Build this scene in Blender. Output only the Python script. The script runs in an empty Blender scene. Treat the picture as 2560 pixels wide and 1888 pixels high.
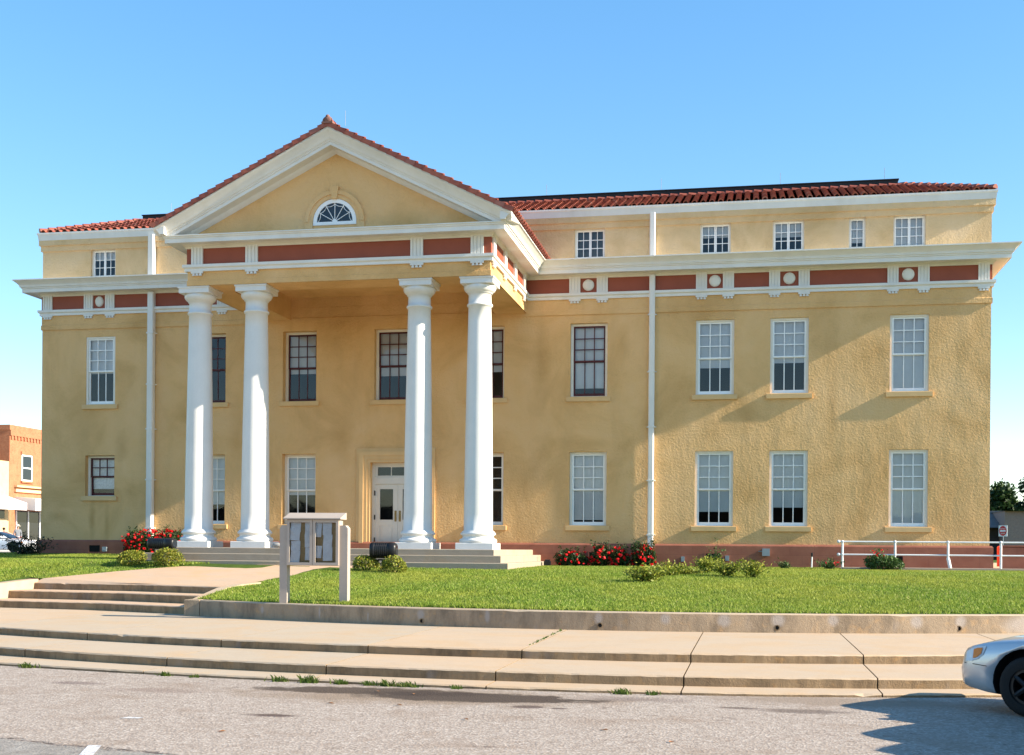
import bpy, math, random
GAM,SAT,VAL,HUE=.70,1.56,1.17,.501
import numpy as np
from mathutils import Vector, Matrix
R=math.radians
random.seed(7); rng=np.random.default_rng(11)
scene=bpy.context.scene
COL=scene.collection
WO={}                                     # world origin of every object

# ------------------------------------------------------------------ mesh builder
class MB:
    def __init__(s): s.v=[]; s.f=[]; s.m=[]; s.mi=0; s.sm=[]; s.smooth=False
    def add(s,vs,fs):
        n=len(s.v); s.v+= [tuple(p) for p in vs]
        for f in fs: s.f.append(tuple(i+n for i in f)); s.m.append(s.mi); s.sm.append(s.smooth)
        return s
    def quad(s,a,b,c,d): return s.add([a,b,c,d],[(0,1,2,3)])
    def box(s,x0,x1,y0,y1,z0,z1,c=0):
        if c<=0:
            v=[(x0,y0,z0),(x1,y0,z0),(x1,y1,z0),(x0,y1,z0),(x0,y0,z1),(x1,y0,z1),(x1,y1,z1),(x0,y1,z1)]
            return s.add(v,[(0,3,2,1),(4,5,6,7),(0,1,5,4),(1,2,6,5),(2,3,7,6),(3,0,4,7)])
        # top and side edges chamfered by c
        lo=[(x0,y0,z0),(x1,y0,z0),(x1,y1,z0),(x0,y1,z0)]
        mid=[(p[0],p[1],z1-c) for p in lo]
        top=[(x0+c,y0+c,z1),(x1-c,y0+c,z1),(x1-c,y1-c,z1),(x0+c,y1-c,z1)]
        fs=[(0,3,2,1),(8,9,10,11)]
        for i in range(4):
            j=(i+1)%4; fs+=[(i,j,4+j,4+i),(4+i,4+j,8+j,8+i)]
        return s.add(lo+mid+top,fs)
    def prism(s,poly,d,axis='y',at=0.):
        """poly: 2D points; extruded along axis from at to at+d"""
        def P(a,b,h):
            return {'y':(a,h,b),'x':(h,a,b),'z':(a,b,h)}[axis]
        n=len(poly); v=[P(a,b,at) for a,b in poly]+[P(a,b,at+d) for a,b in poly]
        f=[tuple(range(n)),tuple(range(2*n-1,n-1,-1))]+[(i,i+n,(i+1)%n+n,(i+1)%n) for i in range(n)]
        return s.add(v,f)
    def sweep(s,prof,path,cap=True):
        """prof: (outward, z) points; path: XY polyline; outward is to the right of travel"""
        n=len(path); rings=[]
        nor=[]
        for i in range(n-1):
            dx,dy=path[i+1][0]-path[i][0],path[i+1][1]-path[i][1]; L=math.hypot(dx,dy); nor.append((dy/L,-dx/L))
        for i in range(n):
            if i==0: ox,oy=nor[0]
            elif i==n-1: ox,oy=nor[-1]
            else:
                a,b=nor[i-1],nor[i]; k=1+a[0]*b[0]+a[1]*b[1]; ox,oy=(a[0]+b[0])/k,(a[1]+b[1])/k
            rings.append([(path[i][0]+ox*p,path[i][1]+oy*p,z) for p,z in prof])
        m=len(prof); v=[q for r in rings for q in r]; f=[]
        for i in range(n-1):
            for j in range(m):
                k=(j+1)%m; f.append((i*m+j,(i+1)*m+j,(i+1)*m+k,i*m+k))
        if cap: f+= [tuple(range(m-1,-1,-1)),tuple(range((n-1)*m,n*m))]
        return s.add(v,f)
    def lathe(s,prof,cx,cy,seg=32,cap=True):
        m=len(prof); v=[];f=[]
        for i in range(seg):
            a=2*math.pi*i/seg
            for r,z in prof: v.append((cx+r*math.cos(a),cy+r*math.sin(a),z))
        for i in range(seg):
            k=(i+1)%seg
            for j in range(m-1): f.append((i*m+j,k*m+j,k*m+j+1,i*m+j+1))
        if cap:
            f.append(tuple(i*m+m-1 for i in range(seg))); f.append(tuple(i*m for i in reversed(range(seg))))
        return s.add(v,f)
    def tube(s,pts,r,seg=8,cap=True):
        pts=[Vector(p) for p in pts]; n=len(pts); rs=r if isinstance(r,(list,tuple)) else [r]*n; v=[];f=[]
        for i,p in enumerate(pts):
            t=(pts[min(i+1,n-1)]-pts[max(i-1,0)]).normalized()
            up=Vector((0,0,1)) if abs(t.z)<.9 else Vector((1,0,0))
            a=t.cross(up).normalized(); b=a.cross(t).normalized()
            for k in range(seg):
                an=2*math.pi*k/seg; v.append(p+(a*math.cos(an)+b*math.sin(an))*rs[i])
        for i in range(n-1):
            for k in range(seg):
                q=(k+1)%seg; f.append((i*seg+k,i*seg+q,(i+1)*seg+q,(i+1)*seg+k))
        if cap: f+=[tuple(reversed(range(seg))),tuple(range((n-1)*seg,n*seg))]
        return s.add(v,f)
    def ball(s,c,r,seg=10,rings=6,sc=(1,1,1)):
        v=[];f=[]
        for i in range(rings+1):
            th=math.pi*i/rings
            for k in range(seg):
                a=2*math.pi*k/seg
                v.append((c[0]+r*sc[0]*math.sin(th)*math.cos(a),c[1]+r*sc[1]*math.sin(th)*math.sin(a),c[2]+r*sc[2]*math.cos(th)))
        for i in range(rings):
            for k in range(seg):
                q=(k+1)%seg; f.append((i*seg+k,(i+1)*seg+k,(i+1)*seg+q,i*seg+q))
        return s.add(v,f)
    def leaves(s,pts,size,jit=.35,up=.3,asp=.5):
        """a small pointed leaf (rhombus) at each point"""
        for p in pts:
            d=Vector(rng.normal(size=3)); d.z+=up; d.normalize()
            e=Vector(rng.normal(size=3)); e=(e-d*e.dot(d)).normalized()
            L=size*(1+jit*float(rng.normal()))*.5; p=Vector(p)
            s.add([p-d*L,p+e*L*asp,p+d*L,p-e*L*asp],[(0,1,2,3)])
        return s
    def build(s,name,mats,parent=None,origin=(0,0,0)):
        me=bpy.data.meshes.new(name); o3=Vector(origin)
        me.from_pydata([Vector(p)-o3 for p in s.v],[],s.f)
        mats=mats if isinstance(mats,(list,tuple)) else [mats]
        for m in mats: me.materials.append(m)
        if len(mats)>1: me.polygons.foreach_set('material_index',s.m)
        if any(s.sm): me.polygons.foreach_set('use_smooth',s.sm)
        me.update(); return link(bpy.data.objects.new(name,me),parent,origin)
def link(o,parent=None,origin=(0,0,0)):
    COL.objects.link(o); WO[o]=Vector(origin)
    if parent is not None: o.parent=parent; o.location=Vector(origin)-WO[parent]
    else: o.location=origin
    return o
def thing(name,label,cat,loc=(0,0,0),group=None):
    o=bpy.data.objects.new(name,None); o.empty_display_size=.2; link(o,None,loc); return tag(o,label,cat,group)
def tag(o,label,cat,group=None):
    o['label']=label; o['category']=cat
    if group: o['group']=group
    return o
def struct(o): o['kind']='structure'; return o
def stuff(o): o['kind']='stuff'; return o

# ------------------------------------------------------------------ materials
def srgb(r,g,b):
    return tuple(((c/255)/12.92 if c/255<=.04045 else ((c/255+.055)/1.055)**2.4) for c in (r,g,b))+(1,)
class NT:
    def __init__(s,name):
        s.mat=bpy.data.materials.new(name); s.mat.use_nodes=True; s.n=s.mat.node_tree.nodes; s.l=s.mat.node_tree.links
        s.b=s.n['Principled BSDF']; s.geo=None
    def node(s,t,**kw):
        n=s.n.new(t)
        for k,v in kw.items(): setattr(n,k,v)
        return n
    def pos(s,scale=(1,1,1)):
        if s.geo is None: s.geo=s.node('ShaderNodeNewGeometry')
        m=s.node('ShaderNodeMapping'); m.inputs['Scale'].default_value=scale
        s.l.new(s.geo.outputs['Position'],m.inputs['Vector']); return m.outputs['Vector']
    def noise(s,scale,detail=4,rough=.55,stretch=(1,1,1),dist=0):
        n=s.node('ShaderNodeTexNoise'); n.inputs['Scale'].default_value=scale; n.inputs['Detail'].default_value=detail
        n.inputs['Roughness'].default_value=rough; n.inputs['Distortion'].default_value=dist
        s.l.new(s.pos(stretch),n.inputs['Vector']); return n.outputs['Fac']
    def ramp(s,fac,stops,interp='LINEAR'):
        r=s.node('ShaderNodeValToRGB'); e=r.color_ramp; e.interpolation=interp
        while len(e.elements)<len(stops): e.elements.new(.5)
        for el,(p,c) in zip(e.elements,stops):
            el.position=p; el.color=c if len(c)==4 else tuple(c)+(1,)
        s.l.new(fac,r.inputs['Fac']); return r.outputs['Color']
    def mix(s,fac,a,b,mode='MIX'):
        m=s.node('ShaderNodeMix',data_type='RGBA',blend_type=mode)
        for k,v in ((0,fac),(6,a),(7,b)):
            if hasattr(v,'links'): s.l.new(v,m.inputs[k])
            else: m.inputs[k].default_value=v if not isinstance(v,tuple) or len(v)==4 else v+(1,)
        return m.outputs[2]
    def math(s,op,a,b=0.,clamp=False):
        m=s.node('ShaderNodeMath',operation=op,use_clamp=clamp)
        for k,v in ((0,a),(1,b)):
            if hasattr(v,'links'): s.l.new(v,m.inputs[k])
            else: m.inputs[k].default_value=v
        return m.outputs[0]
    def color(s,c):
        if hasattr(c,'links'): s.l.new(c,s.b.inputs['Base Color'])
        else: s.b.inputs['Base Color'].default_value=c if len(c)==4 else tuple(c)+(1,)
        return s
    def rough(s,r,spec=.5):
        s.b.inputs['Roughness'].default_value=r; s.b.inputs['Specular IOR Level'].default_value=spec; return s
    def bump(s,h,strength=.3,dist=.02):
        b=s.node('ShaderNodeBump'); b.inputs['Strength'].default_value=strength; b.inputs['Distance'].default_value=dist
        s.l.new(h,b.inputs['Height']); s.l.new(b.outputs['Normal'],s.b.inputs['Normal']); return s
def sc(c,k): return tuple(min(1,x*k) for x in c[:3])+(1,)
def stained(name,c,var=.15,scale=1.2,rough=.7,bump=0,bscale=40,bdist=.01,streak=0.,grime=None,spec=.3,fine=.06):
    m=NT(name); n1=m.noise(scale,5); col=m.ramp(n1,[(.3,sc(c,1-var)),(.7,sc(c,1+var))])
    if streak:
        n2=m.noise(2.2,4,stretch=(1,1,.12)); col=m.mix(m.math('MULTIPLY',m.ramp(n2,[(.5,(0,0,0,1)),(.75,(1,1,1,1))]),streak),col,grime or sc(c,.6))
    if fine:
        n3=m.noise(bscale,3); col=m.mix(fine*2,col,m.ramp(n3,[(.3,sc(c,.55)),(.7,sc(c,1.35))]))
    m.color(col).rough(rough,spec)
    if bump: m.bump(m.noise(bscale,4,.6),bump,bdist)
    return m.mat

def ell(m,cx,cy,rx,ry,soft=.5,warp=.6,ax=1):
    """soft, ragged ellipse of a stain lying on the road at a fixed place"""
    g=m.node('ShaderNodeNewGeometry'); sp=m.node('ShaderNodeSeparateXYZ'); m.l.new(g.outputs['Position'],sp.inputs[0])
    w=m.math('MULTIPLY',m.math('SUBTRACT',m.noise(2.2,5,.65),.5),warp*2)
    a=m.math('POWER',m.math('ABSOLUTE',m.math('DIVIDE',m.math('SUBTRACT',sp.outputs[0],cx),rx)),2.)
    b=m.math('POWER',m.math('ABSOLUTE',m.math('DIVIDE',m.math('SUBTRACT',sp.outputs[ax],cy),ry)),2.)
    d=m.math('ADD',m.math('SQRT',m.math('ADD',a,b)),w)
    return m.math('DIVIDE',m.math('SUBTRACT',1.,d),soft,True)
STUCCO_C=(.745,.463,.203,1)
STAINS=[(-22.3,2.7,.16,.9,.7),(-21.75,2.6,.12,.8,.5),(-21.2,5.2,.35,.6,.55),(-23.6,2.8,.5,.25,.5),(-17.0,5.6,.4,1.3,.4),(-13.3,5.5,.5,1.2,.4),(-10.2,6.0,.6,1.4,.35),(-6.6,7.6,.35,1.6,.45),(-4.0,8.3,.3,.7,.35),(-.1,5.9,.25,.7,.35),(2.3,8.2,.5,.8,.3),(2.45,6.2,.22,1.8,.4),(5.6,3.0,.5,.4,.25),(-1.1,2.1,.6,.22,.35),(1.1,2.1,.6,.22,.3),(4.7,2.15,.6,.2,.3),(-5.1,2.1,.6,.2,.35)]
def stucco(name,c):
    m=NT(name)
    col=m.ramp(m.noise(.42,6,.62,dist=.6),[(.32,(c[0]*.80,c[1]*.755,c[2]*.66,1)),(.52,c),(.70,(c[0]*1.05,c[1]*1.09,c[2]*1.2,1))])
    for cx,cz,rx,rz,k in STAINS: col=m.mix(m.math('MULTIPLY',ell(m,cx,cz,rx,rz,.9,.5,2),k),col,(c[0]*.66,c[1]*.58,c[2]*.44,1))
    st=m.ramp(m.noise(1.3,5,.6,stretch=(1,1,.16)),[(.52,(0,0,0,1)),(.8,(1,1,1,1))])
    col=m.mix(m.math('MULTIPLY',st,.34),col,sc(c,.70))
    st2=m.ramp(m.noise(.8,3,.5,stretch=(1,1,.3)),[(.55,(0,0,0,1)),(.75,(1,1,1,1))])
    col=m.mix(m.math('MULTIPLY',st2,.25),col,sc((c[0]*1.0,c[1]*1.04,c[2]*1.25,1),1.02))
    m.color(col).rough(.8,.25)
    h=m.math('ADD',m.noise(15,5,.6,dist=.3),m.math('MULTIPLY',m.noise(1.3,3,.5,stretch=(1,1,.5)),2.6))
    m.bump(h,.5,.06)
    return m.mat
M={}
M['stucco']=stucco('stucco_ochre',STUCCO_C)
M['stucco_attic_lit']=stucco('stucco_attic_lit',(.74,.52,.28,1))  # attic stucco made paler to carry its open-sky and bounce light
M['white']=stained('white_trim',(.76,.74,.69,1),.05,1.5,.5,.1,60,.004,.25,(.52,.46,.36,1),fine=.02)
M['white_soffit']=stained('white_soffit',(.74,.70,.60,1),.06,1.2,.6,.1,60,.004,.3,(.5,.42,.3,1),fine=.03)
M['column']=stained('white_column',(.74,.725,.69,1),.04,1.5,.5,.2,22,.006,.3,(.58,.55,.49,1),fine=.02)
M['red_panel']=stained('red_frieze_paint',(.29,.076,.042,1),.08,2,.6,.15,50,.004,fine=.04)
M['terracotta_sill']=stained('trim_ochre',(.70,.465,.22,1),.06,2,.7,.2,40,.006,.15,fine=.03)
M['casing']=stained('window_cream',(.80,.76,.67,1),.04,3,.45,fine=.02)
M['sash_white']=stained('sash_white',(.90,.89,.86,1),.03,3,.4,fine=.01)
M['sash_red']=stained('sash_oxblood',(.085,.014,.015,1),.12,3,.4,fine=.02)
M['blind']=stained('roller_blind',(.73,.74,.75,1),.06,1.5,.8,fine=.02,streak=.15,grime=(.55,.57,.6,1))
M['lace']=stained('lace_curtain',(.8,.8,.82,1),.18,14,.8,fine=.08)
M['room_shade']=stained('room_shade_dark',(.05,.05,.055,1),.1,1,.9,fine=0)  # near-black colour stands in for the shade inside the rooms
M['door']=stained('door_white',(.70,.66,.58,1),.04,2,.45,fine=.02)
M['brass']=stained('brass',(.32,.22,.08,1),.1,8,.4,fine=.02)
M['black_metal']=stained('black_metal',(.012,.012,.014,1),.2,4,.35,fine=.03)
M['black_cap']=stained('roof_cap_black',(.014,.013,.014,1),.25,2,.5,fine=.05)
M['galv']=stained('grey_metal',(.30,.33,.35,1),.1,6,.4,fine=.04)
M['pipe_white']=stained('pipe_white',(.75,.76,.76,1),.05,5,.4,fine=.03)
M['stone_grey']=stained('stone_grey',(.3,.29,.27,1),.15,4,.8,.2,50,.01)

def glass(name,tint=(.02,.03,.04,1),rfl=1.0):
    m=NT(name); m.n.remove(m.b)
    tr=m.node('ShaderNodeBsdfTransparent'); tr.inputs['Color'].default_value=(.98,.99,1,1)
    gl=m.node('ShaderNodeBsdfGlossy'); gl.inputs['Roughness'].default_value=.03
    b=m.node('ShaderNodeBump'); b.inputs['Strength'].default_value=.05; b.inputs['Distance'].default_value=.05
    m.l.new(m.noise(1.4,1),b.inputs['Height']); m.l.new(b.outputs['Normal'],gl.inputs['Normal'])
    fr=m.node('ShaderNodeFresnel'); fr.inputs['IOR'].default_value=1.55
    mx=m.node('ShaderNodeMixShader'); m.l.new(m.math('MULTIPLY',m.math('ADD',fr.outputs[0],.015),rfl,True),mx.inputs[0])
    m.l.new(tr.outputs[0],mx.inputs[1]); m.l.new(gl.outputs[0],mx.inputs[2])
    m.l.new(mx.outputs[0],m.n['Material Output'].inputs['Surface']); return m.mat
M['glass']=glass('window_glass')
m=NT('dark_glass'); m.color((.012,.016,.022,1)).rough(.06,.6); M['dark_glass']=m.mat

def plinth_mat():
    m=NT('plinth_red_block'); br=m.node('ShaderNodeTexBrick')
    br.inputs['Scale'].default_value=1; br.inputs['Brick Width'].default_value=.74; br.inputs['Row Height'].default_value=.295
    br.inputs['Mortar Size'].default_value=.008; br.inputs['Mortar Smooth'].default_value=.3
    br.inputs['Color1'].default_value=(.36,.13,.078,1); br.inputs['Color2'].default_value=(.32,.112,.07,1); br.inputs['Mortar'].default_value=(.23,.08,.055,1)
    g=m.node('ShaderNodeNewGeometry'); sp=m.node('ShaderNodeSeparateXYZ'); m.l.new(g.outputs['Position'],sp.inputs[0])
    cb=m.node('ShaderNodeCombineXYZ'); m.l.new(m.math('ADD',sp.outputs[0],sp.outputs[1]),cb.inputs[0]); m.l.new(m.math('SUBTRACT',sp.outputs[2],1.06),cb.inputs[1])
    m.l.new(cb.outputs[0],br.inputs['Vector'])
    col=m.mix(.35,br.outputs['Color'],m.ramp(m.noise(3,5),[(.3,(.24,.08,.05,1)),(.7,(.43,.18,.11,1))]))
    m.color(col).rough(.75,.25); m.bump(m.math('ADD',m.math('MULTIPLY',br.outputs['Fac'],-1.2),m.math('MULTIPLY',m.noise(35,4),.5)),.4,.01); return m.mat
M['plinth']=plinth_mat()

def tile_mat():
    m=NT('clay_tile'); g=m.node('ShaderNodeNewGeometry')
    c=m.ramp(g.outputs['Random Per Island'],[(0,(.20,.047,.028,1)),(.4,(.30,.075,.042,1)),(.75,(.36,.10,.055,1)),(.93,(.25,.06,.04,1)),(1,(.40,.2,.15,1))])
    c=m.mix(.3,c,m.ramp(m.noise(9,4),[(.35,(.14,.035,.025,1)),(.7,(.42,.14,.08,1))]))
    m.color(c).rough(.5,.4); m.bump(m.noise(30,3),.2,.006); return m.mat
M['tile']=tile_mat()

def concrete(name,c,c2,dark,cscale=.5,rough=.85,bump=.25):
    m=NT(name); col=m.ramp(m.noise(cscale,5,.55),[(.32,c2),(.68,c)])
    gi=m.node('ShaderNodeNewGeometry'); col=m.mix(m.math('MULTIPLY',gi.outputs['Random Per Island'],1.),col,(c[0]*.84,c[1]*.97,c[2]*1.12,1))
    col=m.mix(m.math('MULTIPLY',m.ramp(m.noise(.8,6,.7,dist=.5),[(.46,(0,0,0,1)),(.66,(1,1,1,1))]),.5),col,(c[0]*.96,c[1]*.86,c[2]*.68,1))
    col=m.mix(m.math('MULTIPLY',m.ramp(m.noise(2.3,6,.65),[(.5,(0,0,0,1)),(.72,(1,1,1,1))]),.22),col,dark)
    col=m.mix(.14,col,m.ramp(m.noise(70,2),[(.35,sc(dark,.8)),(.65,sc(c,1.3))]))
    m.color(col).rough(rough,.2); m.bump(m.math('ADD',m.noise(60,4,.6),m.noise(8,3)),bump,.008); return m.mat
M['walk']=concrete('walk_concrete',(.51,.365,.235,1),(.455,.36,.262,1),(.35,.255,.175,1))
M['path']=concrete('path_concrete',(.56,.37,.235,1),(.52,.37,.25,1),(.42,.28,.18,1))
SMEARS=[(-6.17,.52,.09,.13),(-4.83,.52,.07,.16),(-2.72,.53,.10,.14),(-1.5,.54,.12,.13),(-.45,.52,.15,.15),(.52,.53,.16,.15),(1.5,.54,.12,.13),(3.0,.52,.14,.15),(3.8,.52,.13,.15),(5.0,.46,.55,.25),(-8.4,.5,.03,.14),(-7.3,.45,.02,.12),(-9.8,.5,.05,.1)]
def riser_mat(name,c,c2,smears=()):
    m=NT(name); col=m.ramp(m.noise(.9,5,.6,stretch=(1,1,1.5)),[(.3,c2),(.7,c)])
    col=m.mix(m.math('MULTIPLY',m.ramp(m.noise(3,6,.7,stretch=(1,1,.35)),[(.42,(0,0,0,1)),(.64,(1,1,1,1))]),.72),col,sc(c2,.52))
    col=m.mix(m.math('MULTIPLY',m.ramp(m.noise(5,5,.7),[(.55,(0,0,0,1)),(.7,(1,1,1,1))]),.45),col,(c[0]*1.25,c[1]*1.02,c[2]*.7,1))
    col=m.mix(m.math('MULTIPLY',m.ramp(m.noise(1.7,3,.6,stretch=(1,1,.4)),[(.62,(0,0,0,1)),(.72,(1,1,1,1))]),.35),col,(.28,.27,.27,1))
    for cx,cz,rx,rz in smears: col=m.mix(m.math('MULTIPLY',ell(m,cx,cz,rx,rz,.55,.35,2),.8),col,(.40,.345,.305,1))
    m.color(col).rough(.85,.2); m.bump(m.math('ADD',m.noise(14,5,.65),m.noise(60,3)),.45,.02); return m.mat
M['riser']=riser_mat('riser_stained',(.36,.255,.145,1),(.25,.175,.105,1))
M['retain']=riser_mat('retaining_concrete',(.42,.31,.205,1),(.32,.245,.17,1),SMEARS)
M['patch']=concrete('mortar_patch',(.40,.325,.27,1),(.33,.27,.22,1),(.25,.2,.16,1),4)
M['platform']=concrete('step_concrete',(.40,.315,.225,1),(.32,.25,.18,1),(.2,.16,.115,1),.8)
M['hole']=stained('hole_shade',(.008,.007,.006,1),0,1,.9,fine=0)  # flat black in place of the shade inside holes and vents

def road_mat():
    m=NT('old_asphalt')
    col=m.ramp(m.noise(.35,5,.6),[(.3,(.29,.232,.185,1)),(.7,(.36,.297,.245,1))])
    vo=m.node('ShaderNodeTexVoronoi'); vo.inputs['Scale'].default_value=38; m.l.new(m.pos(),vo.inputs['Vector'])
    col=m.mix(.62,col,m.ramp(vo.outputs['Color'],[(0,(.06,.042,.032,1)),(.16,(.22,.172,.134,1)),(.55,(.36,.298,.245,1)),(1,(.74,.66,.58,1))]))
    col=m.mix(.4,col,m.ramp(m.noise(7,6,.75),[(.3,(.20,.152,.118,1)),(.5,(.325,.265,.217,1)),(.7,(.49,.42,.36,1))]))
    col=m.mix(m.math('MULTIPLY',m.ramp(m.noise(1.1,6,.72,stretch=(.8,1,1)),[(.52,(0,0,0,1)),(.68,(1,1,1,1))]),.6),col,(.24,.17,.12,1))
    col=m.mix(m.math('MULTIPLY',m.ramp(m.noise(3.4,6,.75,stretch=(.7,1,1)),[(.60,(0,0,0,1)),(.67,(1,1,1,1))]),.75),col,(.13,.09,.068,1))
    for cx,cy,rx,ry,sf,c,k in [(-3.9,-24.35,2.7,1.0,.5,(.235,.17,.115,1),.8),(-4.7,-24.0,1.7,.42,.25,(.065,.045,.032,1),.9),(-3.3,-24.3,1.6,.5,.2,(.055,.038,.028,1),.9),(-4.97,-26.36,.35,.13,.5,(.08,.05,.04,1),.9),
          (-2.45,-25.0,.22,.14,.4,(.09,.06,.05,1),.85),(-2.1,-25.05,.12,.08,.4,(.09,.06,.05,1),.8),(-.1,-24.5,.3,.10,.5,(.1,.07,.055,1),.8),(-8.6,-24.1,.5,.2,.6,(.13,.09,.08,1),.6),(-7.2,-24.6,.9,.3,.8,(.2,.14,.11,1),.6),(1.2,-23.6,2.2,.6,.6,(.24,.18,.13,1),.75),(.6,-24.6,.7,.22,.5,(.11,.08,.065,1),.7),(-1.3,-24.0,.9,.3,.7,(.17,.13,.11,1),.6)]:
        col=m.mix(m.math('MULTIPLY',ell(m,cx,cy,rx,ry,sf),k),col,c)
    # older, greyer surface beyond the broken edge at lower left
    g=m.node('ShaderNodeNewGeometry'); sp=m.node('ShaderNodeSeparateXYZ'); m.l.new(g.outputs['Position'],sp.inputs[0])
    w=m.math('MULTIPLY',m.math('SUBTRACT',m.noise(1.6,6,.7),.5),.55)
    e=m.math('ADD',m.math('ADD',sp.outputs[1],m.math('MULTIPLY',m.math('ADD',sp.outputs[0],6.7),.28)),w)   # =-28.42 at the break
    old=m.math('MULTIPLY',m.math('SUBTRACT',-28.42,e),18,True)
    col=m.mix(m.math('MULTIPLY',old,.8),col,m.ramp(m.noise(5,6,.7),[(.35,(.17,.155,.135,1)),(.65,(.30,.28,.25,1))]))
    br=m.math('SUBTRACT',1,m.math('MULTIPLY',m.math('ABSOLUTE',m.math('ADD',e,28.42)),16,True),True)
    col=m.mix(m.math('MULTIPLY',br,m.ramp(m.noise(9,5,.7),[(.4,(0,0,0,1)),(.55,(1,1,1,1))])),col,(.05,.035,.03,1))
    m.color(col).rough(.9,.2); m.bump(m.math('ADD',vo.outputs['Distance'],m.math('ADD',m.math('MULTIPLY',m.noise(22,5,.7),1.2),m.math('MULTIPLY',br,-2.))),.5,.012); return m.mat
M['road']=road_mat()
M['street']=concrete('side_street',(.33,.31,.29,1),(.28,.26,.25,1),(.2,.19,.18,1))
def soil_mat():
    m=NT('lawn_soil'); m.color(m.ramp(m.noise(1.5,5,.6),[(.3,(.045,.075,.012,1)),(.6,(.075,.12,.02,1)),(.8,(.12,.12,.04,1))])).rough(.95,.1); m.bump(m.noise(25,4),.6,.03); return m.mat
M['lawn']=soil_mat()
def island(name,stops,rough=.6,trans=None,noise=None):
    m=NT(name); g=m.node('ShaderNodeNewGeometry'); col=m.ramp(g.outputs['Random Per Island'],stops)
    if noise: col=m.mix(m.math('MULTIPLY',m.ramp(m.noise(noise[0],4,.6),[(.42,(0,0,0,1)),(.64,(1,1,1,1))]),noise[1]),col,noise[2])
    if noise: col=m.mix(m.math('MULTIPLY',m.ramp(m.noise(1.1,5,.7),[(.5,(0,0,0,1)),(.68,(1,1,1,1))]),.5),col,(noise[2][0]*.42,noise[2][1]*.55,noise[2][2]*.5,1))
    m.color(col).rough(rough,.25)
    if trans:
        t=m.node('ShaderNodeBsdfTranslucent'); m.l.new(col,t.inputs['Color'])
        mx=m.node('ShaderNodeMixShader'); mx.inputs[0].default_value=trans
        m.l.new(m.b.outputs[0],mx.inputs[1]); m.l.new(t.outputs[0],mx.inputs[2]); m.l.new(mx.outputs[0],m.n['Material Output'].inputs['Surface'])
    return m.mat
M['grass']=island('grass_blade',[(0,(.10,.17,.018,1)),(.4,(.195,.295,.034,1)),(.75,(.285,.39,.052,1)),(.93,(.40,.455,.085,1)),(1,(.58,.52,.24,1))],.55,.35,(.3,.7,(.37,.385,.06,1)))
M['box']=island('box_leaf',[(0,(.075,.095,.01,1)),(.45,(.19,.225,.025,1)),(.85,(.36,.36,.05,1)),(1,(.38,.24,.06,1))],.5,.25)
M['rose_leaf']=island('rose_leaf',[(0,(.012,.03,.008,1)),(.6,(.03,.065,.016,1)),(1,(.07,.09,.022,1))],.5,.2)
M['leaf_mid_green']=island('rose_leaf_mid',[(0,(.03,.07,.016,1)),(.6,(.065,.13,.03,1)),(1,(.13,.19,.06,1))],.5,.2)  # mid-green leaf of the small plants and the round bush
M['petal']=island('rose_petal',[(0,(.55,.005,.01,1)),(.6,(.80,.012,.018,1)),(1,(.92,.05,.06,1))],.5,.25)
M['yellow_leaf']=island('yellow_green_leaf',[(0,(.12,.16,.015,1)),(.6,(.29,.33,.04,1)),(1,(.48,.43,.08,1))],.5,.3)
M['weed']=island('weed_leaf',[(0,(.05,.09,.012,1)),(.6,(.11,.17,.025,1)),(1,(.22,.24,.06,1))],.5,.3)
M['dark_leaf']=island('dark_leaf',[(0,(.01,.016,.01,1)),(.7,(.025,.035,.02,1)),(1,(.06,.075,.045,1))],.5,.15)
M['tree_leaf']=island('tree_leaf',[(0,(.014,.032,.008,1)),(.6,(.032,.068,.015,1)),(1,(.06,.10,.025,1))],.55,.2)
M['bark']=stained('bark',(.09,.065,.045,1),.25,8,.9,.4,20,.02)
M['stem']=stained('stem',(.07,.08,.03,1),.2,8,.8)

# ------------------------------------------------------------------ camera
CY=-38.68; ZC=1.8; YAW=R(11.0)
cam=bpy.data.cameras.new('camera'); camo=bpy.data.objects.new('camera',cam); COL.objects.link(camo)
cam.sensor_width=36; cam.lens=2674/2240*36; cam.shift_y=374/2240; cam.clip_end=5000; cam.clip_start=.1
rot=Matrix.Rotation(YAW,4,'Z')@Matrix.Rotation(R(90),4,'X')@Matrix.Rotation(.0078,4,'Z')
camo.matrix_world=Matrix.Translation((0,CY,ZC))@rot
scene.camera=camo

# ------------------------------------------------------------------ light
SUN=Vector((15,-.74,7.6)).normalized()
ELEV=math.asin(SUN.z)
w=bpy.data.worlds.new('World'); scene.world=w; w.use_nodes=True
nt=w.node_tree; sky=nt.nodes.new('ShaderNodeTexSky'); sky.sky_type='NISHITA'; sky.sun_disc=False
sky.sun_elevation=ELEV; sky.sun_rotation=math.atan2(SUN.x,SUN.y); sky.altitude=300; sky.air_density=1.0; sky.dust_density=.15; sky.ozone_density=1.5
hs=nt.nodes.new('ShaderNodeHueSaturation'); hs.inputs['Saturation'].default_value=SAT; hs.inputs['Value'].default_value=VAL; hs.inputs['Hue'].default_value=HUE
gm=nt.nodes.new('ShaderNodeGamma'); gm.inputs['Gamma'].default_value=GAM
nt.links.new(sky.outputs[0],gm.inputs['Color']); nt.links.new(gm.outputs[0],hs.inputs['Color']); nt.links.new(hs.outputs[0],nt.nodes['Background'].inputs[0]); nt.nodes['Background'].inputs[1].default_value=.15
sl=bpy.data.lights.new('sun','SUN'); sl.energy=5.0; sl.angle=R(.53); sl.color=(1,.89,.72)
so=bpy.data.objects.new('sun',sl); COL.objects.link(so); so.rotation_euler=SUN.to_track_quat('Z','Y').to_euler(); so.location=(40,-10,40)
vs=scene.view_settings; vs.view_transform='Standard'; vs.look='None'; vs.exposure=1.3; vs.gamma=1
scene.display_settings.display_device='sRGB'

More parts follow.
